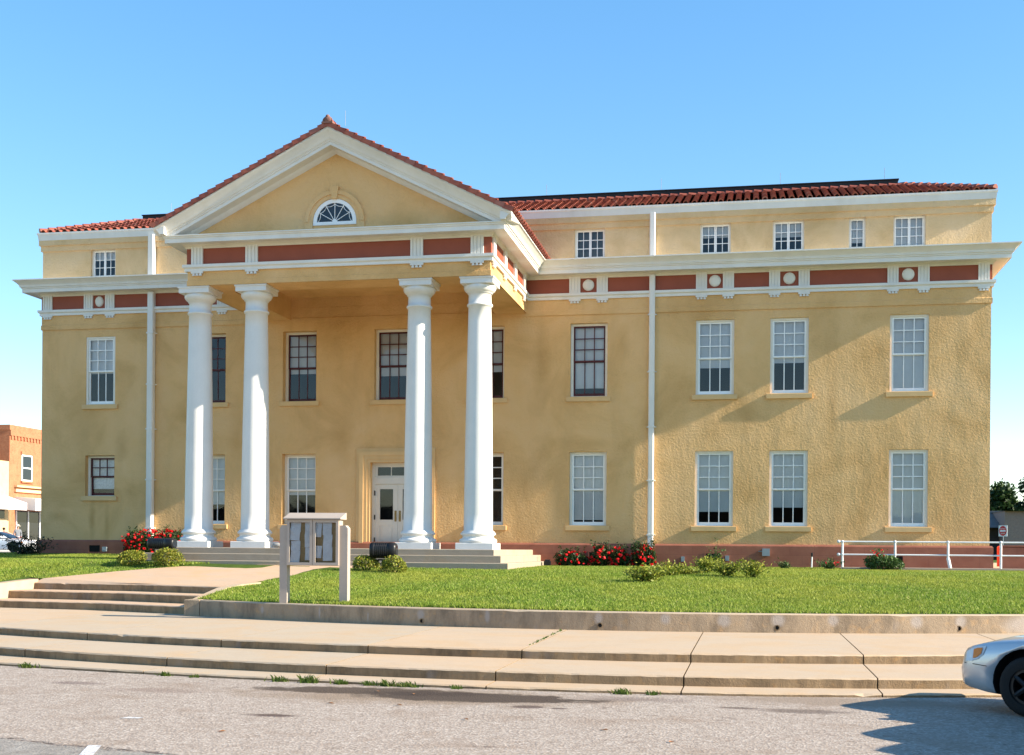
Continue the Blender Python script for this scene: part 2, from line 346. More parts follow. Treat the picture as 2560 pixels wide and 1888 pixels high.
# ------------------------------------------------------------------ lines of the street
def clampx(x,a,b): return max(a,min(b,x))
def wallY(x): x=clampx(x,-12,6); return -16.3+(.027 if x<-3 else .025)*(x+3)**2
def walkY(x): x=clampx(x,-16,5); return -20.95+(.018 if x<-2.3 else .033)*(x+2.3)**2
def treadY(x): x=clampx(x,-16,5); return -22.85+(.0185 if x<-2.2 else .027)*(x+2.2)**2
def gutY(x): x=clampx(x,-16,5); return -23.45+(.0147 if x<-2 else .032)*(x+2)**2
def pz(x,y): return .849+(y+10.9)*.108 if y>-10.9 else .849
def lawnZ(X,Y):
    yw=wallY(X); t=clampx((Y-yw)/(-7-yw),0,1); e=t*(1.35-.35*t)
    r=clampx((-7-X)/9,0,1); zt=1.22+.11*r
    z=.63+(zt-.63)*e+clampx((Y+7)/7,0,1)*(.03+.12*r)
    if X<-9 and Y<-6.8: z=min(z,pz(X,Y)-.015+.14*max(0,X+11.6)+.16*max(0,-18.0-X)+.25*max(0,Y+7.6))
    return z

# ground: one sheet to the horizon
g=MB()
xs=[-2500,-900,-400,-200,-120,-80,-60,-45,-36,-30,-26,-20,-14,-8,-2,4,10,16,24,40,70,120,250,600,2500]
ys=[-300,-120,-60,-40,-30,-26,-24,-22,-20,-18,-16,-14,-12,-10,-8,-6,-4,-2,0,10,30,60,120,250,500,1000,2500]
def smooth(t): t=clampx(t,0,1); return t*t*(3-2*t)
g.v=[(x,y,-.08+1.2*smooth((y+9.5)/9)) for y in ys for x in xs]; n=len(xs)
for j in range(len(ys)-1):
    for i in range(n-1): g.f.append((j*n+i,j*n+i+1,(j+1)*n+i+1,(j+1)*n+i)); g.m.append(0); g.sm.append(True)
struct(g.build('ground',M['lawn']))
ejit=random.Random(5)
def curve_slab(mb,x0,x1,fy,by,z0,z1,c0=.015,step=.11):
    n=max(1,int(round((x1-x0)/step))); X=[x0+(x1-x0)*i/n for i in range(n+1)]
    rows=[]
    for x in X:
        f,b=fy(x)+ejit.uniform(-.0025,.0025),by(x); c=c0*(ejit.uniform(.75,1.15) if ejit.random()<.985 else ejit.uniform(1.2,2.0)); rows+=[(x,f,z0),(x,f,z1-c),(x,f+c,z1),(x,b,z1),(x,b,z0)]
    mb.v0=len(mb.v)
    k=len(mb.v); mb.v+=rows
    for i in range(n):
        a=k+5*i; b=a+5
        for j in range(4):
            mb.f.append((a+j,b+j,b+j+1,a+j+1)); mb.m.append(1 if j==0 else 0); mb.sm.append(False)
    for a,rev in ((k,False),(k+5*n,True)):
        t=(a,a+1,a+2,a+3,a+4); mb.f.append(t[::-1] if rev else t); mb.m.append(1); mb.sm.append(False)
def gy(x): x=clampx(x,-18.5,-11); return -12.9+( -(x+14.8)*.36 if x>-14.8 else -(x+14.8)*.14)
# road
r=MB(); X=[-90,-60,-40,-25]+[x*1. for x in range(-18,9,1)]+[12,20,40,90]
for a,b in zip(X[:-1],X[1:]): r.quad((a,-60,0),(b,-60,0),(b,gutY(b)+.15,0),(a,gutY(a)+.15,0))
struct(r.build('road',M['road']))
joints=[-90,-60,-40,-29.5,-27,-24.5,-22,-19.3,-16.6,-13.9,-11.1,-8.32,-5.72,-3.29,-.82,1.62,4.1,6.6,9.1,11.6,14.1,30,60,90]
cu=MB();tr=MB();wk=MB(); G=.009
for a,b in zip(joints[:-1],joints[1:]):
    curve_slab(cu,a+G,b-G,gutY,lambda x:treadY(x)+.1,-.1,.045,.02)
    curve_slab(tr,a+G,b-G,treadY,lambda x:walkY(x)+.1,-.05,.176,.02)
    curve_slab(wk,a+G,b-G,walkY,lambda x:(gy(x)+.3 if x<-11.7 else wallY(x)+.05),.0,.306,.02)
struct(cu.build('curb',[M['walk'],M['riser']])); struct(tr.build('sidewalk_step',[M['walk'],M['riser']])); struct(wk.build('sidewalk',[M['walk'],M['riser']]))
# painted parking line remnants
pm=MB(); pm.add([(-5.82,-28.62,.004),(-5.70,-28.60,.004),(-5.50,-29.10,.004),(-5.62,-29.12,.004)],[(0,3,2,1)])
pm.add([(-5.62,-29.12,.004),(-5.5,-29.1,.004),(-4.9,-30.6,.004),(-5.02,-30.62,.004)],[(0,3,2,1)])
m=NT('worn_paint'); nz=m.noise(18,5,.7); m.color(m.ramp(nz,[(.4,(.32,.3,.29,1)),(.52,(.62,.61,.6,1))])).rough(.8)
struct(pm.build('road_marking',m.mat))
pm=MB(); pm.add([(-6.42,-26.98,.004),(-6.22,-26.94,.004),(-6.2,-26.86,.004),(-6.38,-26.86,.004)],[(0,1,2,3)]); struct(pm.build('road_marking',m.mat))

# garden steps up to the path
s1=MB(); fl=MB()
for k,(z0,z1,dy,xa,xb) in enumerate([(.25,.48,0,-18.2,-11.9),(.40,.673,1.03,-18.2,-11.95),(.6,.845,2.02,-18.15,-12.0)]):
    curve_slab(s1,xa,xb,lambda x,dy=dy:gy(x)+dy,lambda x,dy=dy:gy(x)+dy+1.25,z0,z1,.02)
struct(s1.build('garden_steps',[M['path'],M['riser']]))
# path to the portico
PATH=[(-18.05,-10.75),(-12.0,-11.95),(-11.98,-10.6),(-11.7,-9.5),(-11.2,-8.7),(-10.4,-8.0),(-9.9,-7.3),(-9.6,-6.9),(-14.6,-6.9),(-15.5,-7.5),(-16.6,-8.6),(-17.4,-9.6)]
p=MB(); N=14
L=[(-17.95,-10.36),(-17.4,-9.64),(-16.6,-8.6),(-15.5,-7.5),(-14.4,-6.75)]; Rr=[(-12.0,-11.8),(-11.98,-10.6),(-11.75,-9.6),(-11.1,-8.5),(-9.6,-6.75)]
def plin(P,t):
    t*=len(P)-1; i=min(int(t),len(P)-2); u=t-i; return (P[i][0]*(1-u)+P[i+1][0]*u,P[i][1]*(1-u)+P[i+1][1]*u)
prev=None
for i in range(N+1):
    a,b=plin(L,i/N),plin(Rr,i/N); row=[]
    for j in range(9):
        x,y=a[0]+(b[0]-a[0])*j/8,a[1]+(b[1]-a[1])*j/8; y=max(y,gy(x)+2.09); row.append((x,y,pz(x,y)+.012 if i>0 else .843))
    if prev:
        for j in range(8): p.quad(prev[j],prev[j+1],row[j+1],row[j])
    prev=row
struct(p.build('path',M['path']))

# retaining wall, with pillar, cheek walls, weep holes and mortar patches
RW=thing('retaining_wall','low stained grey concrete wall holding up the front lawn above the sidewalk','wall',(0,-16.3,.306))
rw=MB(); xs=[-11.5+i*.7 for i in range(40)]; curve_slab(rw,-11.5,16,wallY,lambda x:wallY(x)+.24,.1,.65,.02,.25)
rw.build('wall',[M['walk'],M['retain']],RW,(0,-16.3,.306))
def strip_wall(inner,outer,tops,zb,name):
    c=MB(); n=len(inner)
    for i in range(n-1):
        a,b=inner[i],inner[i+1]; p,q=outer[i],outer[i+1]; za,zb_=tops[i],tops[i+1]
        c.quad((a[0],a[1],za),(b[0],b[1],zb_),(q[0],q[1],zb_),(p[0],p[1],za)); c.quad((a[0],a[1],zb),(b[0],b[1],zb),(b[0],b[1],zb_),(a[0],a[1],za)); c.quad((q[0],q[1],zb),(p[0],p[1],zb),(p[0],p[1],za),(q[0],q[1],zb_))
    for k in (0,n-1):
        a,p,z=inner[k],outer[k],tops[k]; c.quad((a[0],a[1],zb),(a[0],a[1],z),(p[0],p[1],z),(p[0],p[1],zb))
    return c.build(name,M['walk'],RW,(inner[0][0],inner[0][1],zb))
pc=MB(); pc.box(-11.86,-11.512,-14.36,-13.95,.1,.655,.015); pc.build('pillar',[M['retain']],RW,(-11.7,-14.1,.3))
strip_wall([(-11.86,-13.95),(-12.0,-13.0),(-12.05,-12.3),(-12.0,-11.5),(-11.9,-10.6)],[(-11.60,-13.95),(-11.76,-13.0),(-11.82,-12.3),(-11.78,-11.5),(-11.68,-10.6)],[.655,.75,.84,.90,.93],.1,'cheek_wall')
strip_wall([(-17.85,-10.3),(-17.92,-10.8),(-17.95,-11.5),(-18.02,-12.4),(-18.3,-14.25)],[(-18.15,-10.2),(-18.2,-10.8),(-18.24,-11.5),(-18.32,-12.4),(-18.6,-14.25)],[.93,.90,.86,.81,.69],.1,'cheek_wall')
c=MB(); c.box(-34,-18.45,-14.2,-13.96,.1,.66); c.build('wall',[M['walk']],RW,(-25,-14,.6))
def disc(mb,c,r,n=14,ax='y',sx=1,sz=1):
    v=[(c[0]+r*sx*math.cos(2*math.pi*i/n),c[1],c[2]+r*sz*math.sin(2*math.pi*i/n)) for i in range(n)]; mb.add(v,[tuple(range(n))])
def ring_y(mb,cx,y0,y1,cz,r0,r1,n=20,a0=0,a1=2*math.pi):
    """annulus r0..r1 standing in XZ, from y0 (front) to y1"""
    full=abs(a1-a0-2*math.pi)<1e-6; k=n if full else n+1; v=[]
    for i in range(k):
        a=a0+(a1-a0)*i/n; ca,sa=math.cos(a),math.sin(a)
        for r,y in ((r0,y0),(r1,y0),(r1,y1),(r0,y1)): v.append((cx+r*ca,y,cz+r*sa))
    f=[]
    for i in range(n):
        j=(i+1)%k
        for q in range(4): f.append((i*4+q,i*4+(q+1)%4,j*4+(q+1)%4,j*4+q))
    if not full: f+=[(0,1,2,3),tuple(4*n+q for q in (3,2,1,0))]
    mb.add(v,f)
for x in (-6.15,-2.69,.5,3.77):
    h=MB(); y=wallY(x); ring_y(h,x,y-.012,y-.003,.40,.036,.052,16); h.build('weep_hole_rim',M['riser'],RW,(x,y,.4))
    h=MB(); disc(h,(x,y-.004,.40),.04); h.build('weep_hole',M['hole'],RW,(x,y,.4))  # no real bore: hole's inner shade painted as a black disc
# ------------------------------------------------------------------ courthouse
XL,XR,YB=-24.25,7.05,22.
PL,PR,PF=-16.1,-7.1,-5.6                      # portico
CH=thing('courthouse','two storey ochre stucco courthouse with white columned portico and red tiled roof','building',(-8.6,6,1.25))
def part(mb,name,mat,org=None,parent=None): return mb.build(name,mat,parent or CH,org or (-8.6,6,1.25))
WIN=[]   # x0,x1,z0,z1
def W(x0,x1,z0,z1): WIN.append((x0,x1,z0,z1))
COLS=[(-22.58,-21.48),(-18.55,-17.42),(-15.38,-14.20),(-12.19,-11.0),(-9.0,-7.82),(-5.67,-4.48),(-1.70,-.52),(.58,1.74),(4.14,5.28)]
for a,b in COLS: W(a,b,6.65,9.0)
W(-22.58,-21.48,3.49,4.90)
for a,b in COLS[1:3]+COLS[4:]: W(a,b,2.54,4.90)
DOOR=(-12.30,-10.55,1.78,4.60); WIN.append(DOOR)
ATT=[(-22.42,-21.5),(-5.56,-4.58),(-1.6,-.65),(.63,1.58),(2.91,3.41),(4.22,5.16)]
for a,b in ATT: W(a,b,11.06,12.02)
# front wall with real openings, cut at the attic line
def wall_grid(mb,x0,x1,z0,z1,opens,y,depth):
    xs=sorted({x0,x1}|{v for o in opens for v in o[:2]}); zs=sorted({z0,z1}|{v for o in opens for v in o[2:]})
    for i in range(len(xs)-1):
        for j in range(len(zs)-1):
            cx,cz=(xs[i]+xs[i+1])/2,(zs[j]+zs[j+1])/2
            if any(o[0]<cx<o[1] and o[2]<cz<o[3] for o in opens): continue
            mb.quad((xs[i],y,zs[j]),(xs[i+1],y,zs[j]),(xs[i+1],y,zs[j+1]),(xs[i],y,zs[j+1]))
    for a,b,c,d in opens:
        e=y+depth
        mb.quad((a,y,c),(a,y,d),(a,e,d),(a,e,c)); mb.quad((b,y,d),(b,y,c),(b,e,c),(b,e,d))
        mb.quad((a,y,d),(b,y,d),(b,e,d),(a,e,d)); mb.quad((b,y,c),(a,y,c),(a,e,c),(b,e,c))
wl=MB(); wall_grid(wl,XL,XR,1.0,10.6,[o for o in WIN if o[3]<10],0,.38)
wl.quad((XR,0,1.),(XR,YB,1.),(XR,YB,10.6),(XR,0,10.6)); wl.quad((XL,YB,1.),(XL,0,1.),(XL,0,10.6),(XL,YB,10.6)); wl.quad((XR,YB,1.),(XL,YB,1.),(XL,YB,10.6),(XR,YB,10.6))
part(wl,'wall',M['stucco'])
wl=MB(); wall_grid(wl,XL,XR,10.6,12.4,[o for o in WIN if o[3]>10],0,.3)
wl.quad((XR,0,10.6),(XR,YB,10.6),(XR,YB,12.4),(XR,0,12.4)); wl.quad((XL,YB,10.6),(XL,0,10.6),(XL,0,12.4),(XL,YB,12.4)); wl.quad((XR,YB,10.6),(XL,YB,10.6),(XL,YB,12.4),(XR,YB,12.4))
part(wl,'attic_wall',M['stucco_attic_lit'])
b=MB(); b.box(XL+.4,XR-.4,2.4,2.6,1.0,12.3); b.box(XL+.4,XR-.4,.45,2.4,1.2,1.3); b.box(XL+.4,XR-.4,.45,2.4,5.6,5.8); b.box(XL+.4,XR-.4,.45,2.4,10.3,10.5)
for x in (-20,-16.5,-13.3,-10,-6.8,-3.1,-.0,3,): b.box(x-.06,x+.06,.45,2.4,1.3,12.3)
part(b,'inner_wall',M['room_shade'])
AROUND=[(XL,YB),(XL,0),(XR,0),(XR,YB)]
pl=MB(); pl.sweep([(-.1,1.0),(.10,1.0),(.10,1.93),(.06,1.985),(-.1,1.985)],AROUND,False)
part(pl,'plinth',M['plinth'])
st=MB(); st.sweep([(-.05,9.27),(.035,9.27),(.035,9.42),(.015,9.44),(.015,9.76),(-.05,9.76)],AROUND,False); part(st,'string_course',M['stucco'])
b=MB(); b.sweep([(-.05,12.0),(.05,12.0),(.05,12.19),(.10,12.19),(.10,12.37),(-.05,12.37)],AROUND,False); part(b,'attic_band',M['stucco_attic_lit'])
gt=MB(); gt.sweep([(-.05,12.37),(.105,12.37),(.11,12.42),(.13,12.55),(.15,12.575),(.15,12.63),(.10,12.63),(.09,12.5),(-.05,12.5)],AROUND,False); part(gt,'gutter',M['white'])
# entablature path: wall - portico - wall
EPATH=[(XL,YB),(XL,0),(PL,0),(PL,PF),(PR,PF),(PR,0),(XR,0),(XR,YB)]
fz=MB(); fz.sweep([(-.12,9.90),(.02,9.90),(.02,10.5),(-.12,10.5)],EPATH,False); FR=part(fz,'frieze',M['red_panel'])
tn=MB(); tn.sweep([(-.06,9.76),(.07,9.76),(.07,9.84),(.12,9.87),(.12,9.95),(.03,9.965),(-.06,9.965)],EPATH,False); part(tn,'taenia_moulding',M['white'])
bed=MB(); bed.sweep([(-.06,10.42),(.05,10.42),(.06,10.46),(.13,10.535),(-.06,10.535)],EPATH,False); part(bed,'bed_moulding',M['white_soffit'])
co=MB(); co.sweep([(-.1,10.535),(.42,10.52),(.45,10.50),(.48,10.50),(.48,10.62),(.51,10.635),(.51,10.665),(.545,10.68),(.545,10.71),(-.1,10.75)],EPATH,False); CO=part(co,'cornice',M['white'])
CY_PROF=[(.40,10.71),(.55,10.71),(.56,10.745),(.60,10.79),(.66,10.845),(.70,10.875),(.72,10.88),(.72,10.915),(.40,10.93)]
cy=MB(); cy.sweep(CY_PROF,[(XL,YB),(XL,0),(PL,0),(PL,PF-.7)]); cy.sweep(CY_PROF,[(PR,PF-.7),(PR,0),(XR,0),(XR,YB)])
cy.sweep([(-.05,10.72),(.42,10.72),(.42,10.93),(-.05,10.97)],[(XL,YB),(XL,0),(PL,0)]); cy.sweep([(-.05,10.72),(.42,10.72),(.42,10.93),(-.05,10.97)],[(PR,0),(XR,0),(XR,YB)])
part(cy,'cornice_gutter',M['white'])
# triglyphs with guttae, roundels
def triglyph(x0,x1,y,side=None):
    """flat grooved block; side: fixed X plane instead (outward sign)"""
    w=(x1-x0); mb=MB(); p=.055
    e=w*.1; g_=w*.085; bar=(w-2*e-3*g_*1.0)/2
    xs=[x0]; 
    cuts=[(x0+w*.17,x0+w*.17+g_),(x0+w*.5-g_/2,x0+w*.5+g_/2),(x1-w*.17-g_,x1-w*.17)]
    zt,zb=10.50,9.955; last=x0
    for a,c in cuts+[(x1,x1)]:
        mb.box(last,a,y-p,y,zb,zt); 
        if c>a: mb.box(a,c,y-p+.022,y,zb,zt-.07); mb.box(a,c,y-p,y,zt-.07,zt)
        last=c
    mb.box(x0-.01,x1+.01,y-.05,y,9.70,9.762)
    for k in range(3):
        cx=x0+w*(.2+.3*k); mb.add([(cx-.022,y-.045,9.70),(cx+.022,y-.045,9.70),(cx+.045,y-.05,9.635),(cx-.045,y-.05,9.635),(cx-.022,y,9.70),(cx+.022,y,9.70),(cx+.045,y,9.635),(cx-.045,y,9.635)],[(0,1,2,3),(7,6,5,4),(3,2,6,7),(0,3,7,4),(1,5,6,2)])
    if side is not None:   # turn to a side face: x runs along Y
        X0,sg=side; mb.v=[(X0+(-sg)*(q[1]-0),q[0],q[2]) if sg>0 else (X0+(q[1]),-q[0],q[2]) for q in mb.v]
    return mb
TW=[(-24.2,-23.85),(-22.64,-22.31),(-21.84,-21.50),(-17.72,-17.38),(-5.71,-5.36),(-4.83,-4.48),(-1.71,-1.37),(-.88,-.54),(.53,.86),(1.42,1.75),(4.05,4.37),(4.94,5.27),(6.67,6.99)]
for a,b_ in TW: triglyph(a,b_,-.02).build('triglyph',M['white'],FR,((a+b_)/2,-.02,10.2))
for a,b_ in [(-15.96,-15.61),(-14.29,-13.92),(-9.38,-9.02),(-7.65,-7.29)]: triglyph(a,b_,PF-.02).build('triglyph',M['white'],FR,((a+b_)/2,PF,10.2))
for yc in (-5.3,-3.75,-2.2,-.65):
    for sx in (1,-1):
        mb=MB(); t=triglyph(-.17,.17,0); X0=PR+.02 if sx>0 else PL-.02
        mb.v=[(X0+(-q[1] if sx>0 else q[1]),yc+(q[0] if sx>0 else -q[0]),q[2]) for q in t.v]; mb.f=t.f; mb.m=t.m; mb.sm=t.sm
        mb.build('triglyph',M['white'],FR,(X0,yc,10.2))
for x in (-22.07,-5.10,-1.125,1.14,4.655):
    d=MB(); d.smooth=True; n=26; prof=[(.0,-.085),(.1,-.08),(.165,-.06),(.182,-.03),(.182,-.0)]
    for i,(rr,yy) in enumerate(prof):
        for k in range(n): d.v.append((x+rr*math.cos(2*math.pi*k/n)*(.82 if x<-20 else 1),yy-.018,10.20+rr*math.sin(2*math.pi*k/n)))
    for i in range(len(prof)-1):
        for k in range(n): d.f.append((i*n+k,i*n+(k+1)%n,(i+1)*n+(k+1)%n,(i+1)*n+k)); d.m.append(0); d.sm.append(True)
    d.build('roundel',M['white'],FR,(x,-.05,10.2))
# ---- windows
def bars(mb,x0,x1,z0,z1,y0,y1,nx,nz,stile,top,bot,mun):
    """sash: rectangular frame with muntins"""
    mb.box(x0,x0+stile,y0,y1,z0,z1); mb.box(x1-stile,x1,y0,y1,z0,z1)
    mb.box(x0+stile,x1-stile,y0,y1,z0,z0+bot); mb.box(x0+stile,x1-stile,y0,y1,z1-top,z1)
    ix0,ix1,iz0,iz1=x0+stile,x1-stile,z0+bot,z1-top
    for i in range(1,nx):
        c=ix0+(ix1-ix0)*i/nx; mb.box(c-mun/2,c+mun/2,y0+.008,y1-.004,iz0,iz1)
    for j in range(1,nz):
        c=iz0+(iz1-iz0)*j/nz
        for i in range(nx):
            a=ix0+(ix1-ix0)*i/nx+(mun/2 if i else 0); b_=ix0+(ix1-ix0)*(i+1)/nx-(mun/2 if i<nx-1 else 0)
            mb.box(a,b_,y0+.008,y1-.004,c-mun/2,c+mun/2)
def sash_window(x0,x1,z0,z1,red=False,blind=.6,lace=False,rows=3,lower=3,dep=None,half=.51):
    cx=(x0+x1)/2; org=(cx,0,z0); d=dep if dep is not None else (.15 if red else .07)
    cw=.075 if not red else .085; f=MB()
    f.box(x0,x0+cw,d,d+.12,z0,z1); f.box(x1-cw,x1,d,d+.12,z0,z1); f.box(x0+cw,x1-cw,d,d+.12,z1-cw*.9,z1); f.box(x0+cw,x1-cw,d-.01,d+.14,z0,z0+.035)
    WN=part(f,'window',M['casing'],org)
    a,b_,zz0,zz1=x0+cw,x1-cw,z0+.035,z1-cw*.9; zm=zz1-(zz1-zz0)*half
    smat=M['sash_red'] if red else M['sash_white']
    s=MB(); bars(s,a,b_,zm,zz1,d+.035,d+.075,3,rows,.05,.05,.05,.03); bars(s,a,b_,zz0,zm+.03,d+.08,d+.12,lower,1,.05,.045,.095,.03)
    s.build('sash',smat,WN,org)
    gl=MB(); gl.quad((a+.04,d+.058,zm+.04),(b_-.04,d+.058,zm+.04),(b_-.04,d+.058,zz1-.04),(a+.04,d+.058,zz1-.04)); gl.quad((a+.04,d+.102,zz0+.08),(b_-.04,d+.102,zz0+.08),(b_-.04,d+.102,zm+.0),(a+.04,d+.102,zm+.0))
    gl.build('glass_pane',M['glass'],WN,org)
    if blind>0:
        bl=MB(); zb=zz1-(zz1-zz0)*blind; yb=d+.16; n=6
        for i in range(n):
            xa,xb=a+(b_-a)*i/n,a+(b_-a)*(i+1)/n; ya,yb2=yb+.006*math.sin(i*1.9+x0*3),yb+.006*math.sin((i+1)*1.9+x0*3)
            bl.quad((xa,ya,zb),(xb,yb2,zb),(xb,yb2,zz1),(xa,ya,zz1))
        bl.box(a,b_,yb-.008,yb+.012,zb-.025,zb)
        bl.build('roller_blind',M['lace'] if lace else M['blind'],WN,org)
    sl_=MB(); sl_.box(x0-.11,x1+.11,-.07,.0,z0-.15,z0-.0,.008); sl_.box(x0,x1,.0,d-.005,z0-.14,z0+.012)
    sl_.build('sill',M['terracotta_sill'],WN,org)
    return WN
UP=[(False,.52,.03),(True,0,.24),(True,.57,.27),(True,.63,.22),(True,.60,.24),(True,.87,.13),(False,.62,None),(False,.57,None),(False,.995,None)]
for (a,b_),(red,bl,dp) in zip(COLS,UP): sash_window(a,b_,6.65,9.0,red,bl,dep=dp)
sash_window(-22.58,-21.48,3.49,4.90,True,.80,True,2,1,.20)
for (a,b_),bl in zip(COLS[1:3]+COLS[4:],(.70,.56,0,.92,.80,.74,.985)): sash_window(a,b_,2.54,4.90,False,bl,dep=.26 if a<-6 else .11 if a<-5 else None)
for (a,b_),bl in zip(ATT,(.35,.0,.42,.50,.80,.92)):
    cx=(a+b_)/2; org=(cx,0,11.06); d=.10; f=MB(); cw=.05; z0,z1=11.06,12.02
    f.box(a,a+cw,d,d+.1,z0,z1); f.box(b_-cw,b_,d,d+.1,z0,z1); f.box(a+cw,b_-cw,d,d+.1,z1-.05,z1); f.box(a+cw,b_-cw,d,d+.1,z0,z0+.04); WN=part(f,'window',M['casing'],org)
    leaves=[(a+cw,b_-cw)] if b_-a<.7 else [(a+cw,cx-.003),(cx+.003,b_-cw)]
    for u,v in leaves:
        s=MB(); bars(s,u,v,z0+.04,z1-.05,d+.03,d+.07,2,3,.035,.035,.035,.02); s.build('sash',M['sash_white'],WN,org)
    gl=MB(); gl.quad((a+.06,d+.055,z0+.06),(b_-.06,d+.055,z0+.06),(b_-.06,d+.055,z1-.07),(a+.06,d+.055,z1-.07)); gl.build('glass_pane',M['glass'],WN,org)
    if bl>0:
        q=MB(); zb=z1-.05-(z1-z0-.09)*bl; q.box(a+.05,b_-.05,d+.13,d+.14,zb,z1-.05); q.build('roller_blind',M['blind'],WN,org)
    if a in (-5.56,):
        q=MB(); q.box(a+.05,b_-.05,d+.2,d+.21,z0+.04,z1-.05); q.build('roller_blind',stained('shade_grey',(.13,.135,.14,1),.1,3,.8),WN,org)
# ---- entrance door
dx0,dx1,dz0,dz1=DOOR; dorg=((dx0+dx1)/2,.2,dz0)
sr=MB()   # moulded surround
for k,(o,pp) in enumerate([(.46,.05),(.36,.09),(.22,.065),(.1,.04)]):
    i_=[.36,.22,.1,0][k]
    sr.box(dx0-o,dx0-i_,-pp,0.002+.001*k,1.98 if k==0 else 1.79,dz1+o); sr.box(dx1+i_,dx1+o,-pp,0.002+.001*k,1.98 if k==0 else 1.79,dz1+o); sr.box(dx0-i_,dx1+i_,-pp,.002+.001*k,dz1+i_,dz1+o)
part(sr,'door_surround',M['terracotta_sill'],dorg)
f=MB(); d=.22
f.box(dx0,dx0+.10,d,d+.14,dz0,dz1); f.box(dx1-.10,dx1,d,d+.14,dz0,dz1); f.box(dx0+.1,dx1-.1,d,d+.14,dz1-.08,dz1); f.box(dx0+.1,dx1-.1,d,d+.14,3.90,4.12)
DF=part(f,'door_frame',M['door'],dorg)
t=MB(); bars(t,dx0+.1,dx1-.1,4.12,dz1-.08,d+.03,d+.08,3,1,.08,.06,.06,.025); t.build('transom_window',M['door'],DF,dorg)
t=MB(); t.quad((dx0+.12,d+.06,4.15),(dx1-.12,d+.06,4.15),(dx1-.12,d+.06,dz1-.1),(dx0+.12,d+.06,dz1-.1)); t.build('glass_pane',M['glass'],DF,dorg)
mid=(dx0+dx1)/2
for a,b_,hs in ((dx0+.10,mid-.003,1),(mid+.003,dx1-.10,-1)):
    l=MB(); y0,y1=d+.035,d+.09; st_=.16 if hs>0 else .16; z0,z1=dz0+.02,3.895
    l.box(a,a+st_,y0,y1,z0,z1); l.box(b_-st_,b_,y0,y1,z0,z1); l.box(a+st_,b_-st_,y0,y1,z1-.16,z1); l.box(a+st_,b_-st_,y0,y1,z0,z0+.16); l.box(a+st_,b_-st_,y0,y1,2.53,2.72)
    l.box(a+st_,b_-st_,y0+.02,y1,z0+.16,2.53); l.box(a+st_+.05,b_-st_-.05,y0+.008,y0+.02,z0+.21,2.48)
    D=part(l,'door',M['door'],((a+b_)/2,d,dz0))
    q=MB(); q.quad((a+st_-.01,y0+.03,2.71),(b_-st_+.01,y0+.03,2.71),(b_-st_+.01,y0+.03,z1-.15),(a+st_-.01,y0+.03,z1-.15)); q.build('glass_pane',M['glass'],D,((a+b_)/2,d,dz0))
    hx=b_-.07 if hs>0 else a+.07
    q=MB(); q.box(hx-.035,hx+.035,y0-.01,y0,2.66,3.02); q.tube([(hx,y0-.01,2.72),(hx,y0-.06,2.74),(hx,y0-.06,2.88),(hx,y0-.01,2.9)],.012,8); q.ball((hx,y0-.015,2.97),.025,8,6); q.build('handle',M['brass'],D,(hx,y0,2.8))
    for hz in (2.05,2.8,3.6):
        hx2=a-.012 if hs>0 else b_+.012; q=MB(); q.box(hx2-.016,hx2+.016,d-.012,d+.03,hz-.08,hz+.08); q.build('hinge',M['black_metal'],D,(hx2,d,hz))
# ---- portico floor and steps
fl=MB(); fl.box(-16.75,-6.82,-6.2,-.1,1.0,1.765,.015); part(fl,'portico_floor',M['platform'],(-11.6,-3,1.2))
for a,b_,y,z in ((-17.0,-6.56,-6.53,1.60),(-17.25,-6.30,-6.86,1.405)):
    q=MB(); q.box(a,b_,y,-.101,.9,z,.015); part(q,'step',M['platform'],(-11.6,y,z-.2))
# ---- entablature of the portico: beam (architrave) and ceiling
bm=MB(); BT=1.0; z0,z1=9.36,10.5
bm.box(PL,PR,PF,PF+BT,z0,z1); bm.box(PL,PL+BT,PF+BT,0,z0,z1); bm.box(PR-BT,PR,PF+BT,0,z0,z1)
bm.box(PL+BT,PR-BT,PF+BT,0.0,10.1,10.3)
part(bm,'portico_beam',M['stucco'],(-11.6,-5,9.4))
b=MB(); b.sweep([(-.02,9.36),(.018,9.36),(.018,9.5),(-.02,9.52)],[(PL,0),(PL,PF),(PR,PF),(PR,0)]); part(b,'architrave_band',M['stucco'],(-11.6,-5,9.4))
# ---- columns
for cx in (-15.93,-14.17,-9.26,-7.50):
    cyy=-5.10; zb=1.765; org=(cx,cyy,zb)
    s=MB(); s.smooth=True; prof=[]
    rb,rt=.41,.322; z0,z1=2.30,8.58
    for i in range(15):
        t=i/14; r_=rb+(rt-rb)*(t**1.35); prof.append((r_,z0+(z1-z0)*t))
    prof=[(.47,2.24),(.455,2.27)]+prof+[(rt+.035,8.59),(rt+.045,8.62),(rt+.035,8.65),(rt,8.66),(rt-.003,8.93),(rt+.02,8.94)]
    s.lathe(prof,cx,cyy,48,False); C=part(s,'column',M['column'],org)
    q=MB(); q.box(cx-.53,cx+.53,cyy-.53,cyy+.53,zb,1.945,.01); q.smooth=True
    q.lathe([(.50,1.945),(.525,1.965),(.535,2.0),(.525,2.035),(.50,2.06),(.475,2.07),(.445,2.09),(.435,2.12),(.445,2.15),(.475,2.165),(.495,2.18),(.50,2.205),(.49,2.23),(.455,2.25)],cx,cyy,48,False)
    q.build('base',M['column'],C,org)
    q=MB(); q.smooth=True; q.lathe([(rt-.01,8.93),(rt+.03,8.94),(rt+.03,8.965),(rt+.05,8.975),(rt+.09,9.01),(rt+.125,9.06),(rt+.135,9.11),(rt+.125,9.15),(rt+.11,9.17)],cx,cyy,48,False)
    q.smooth=False; q.box(cx-.465,cx+.465,cyy-.465,cyy+.465,9.17,9.31); q.box(cx-.49,cx+.49,cyy-.49,cyy+.49,9.31,9.357)
    q.build('capital',M['column'],C,org)
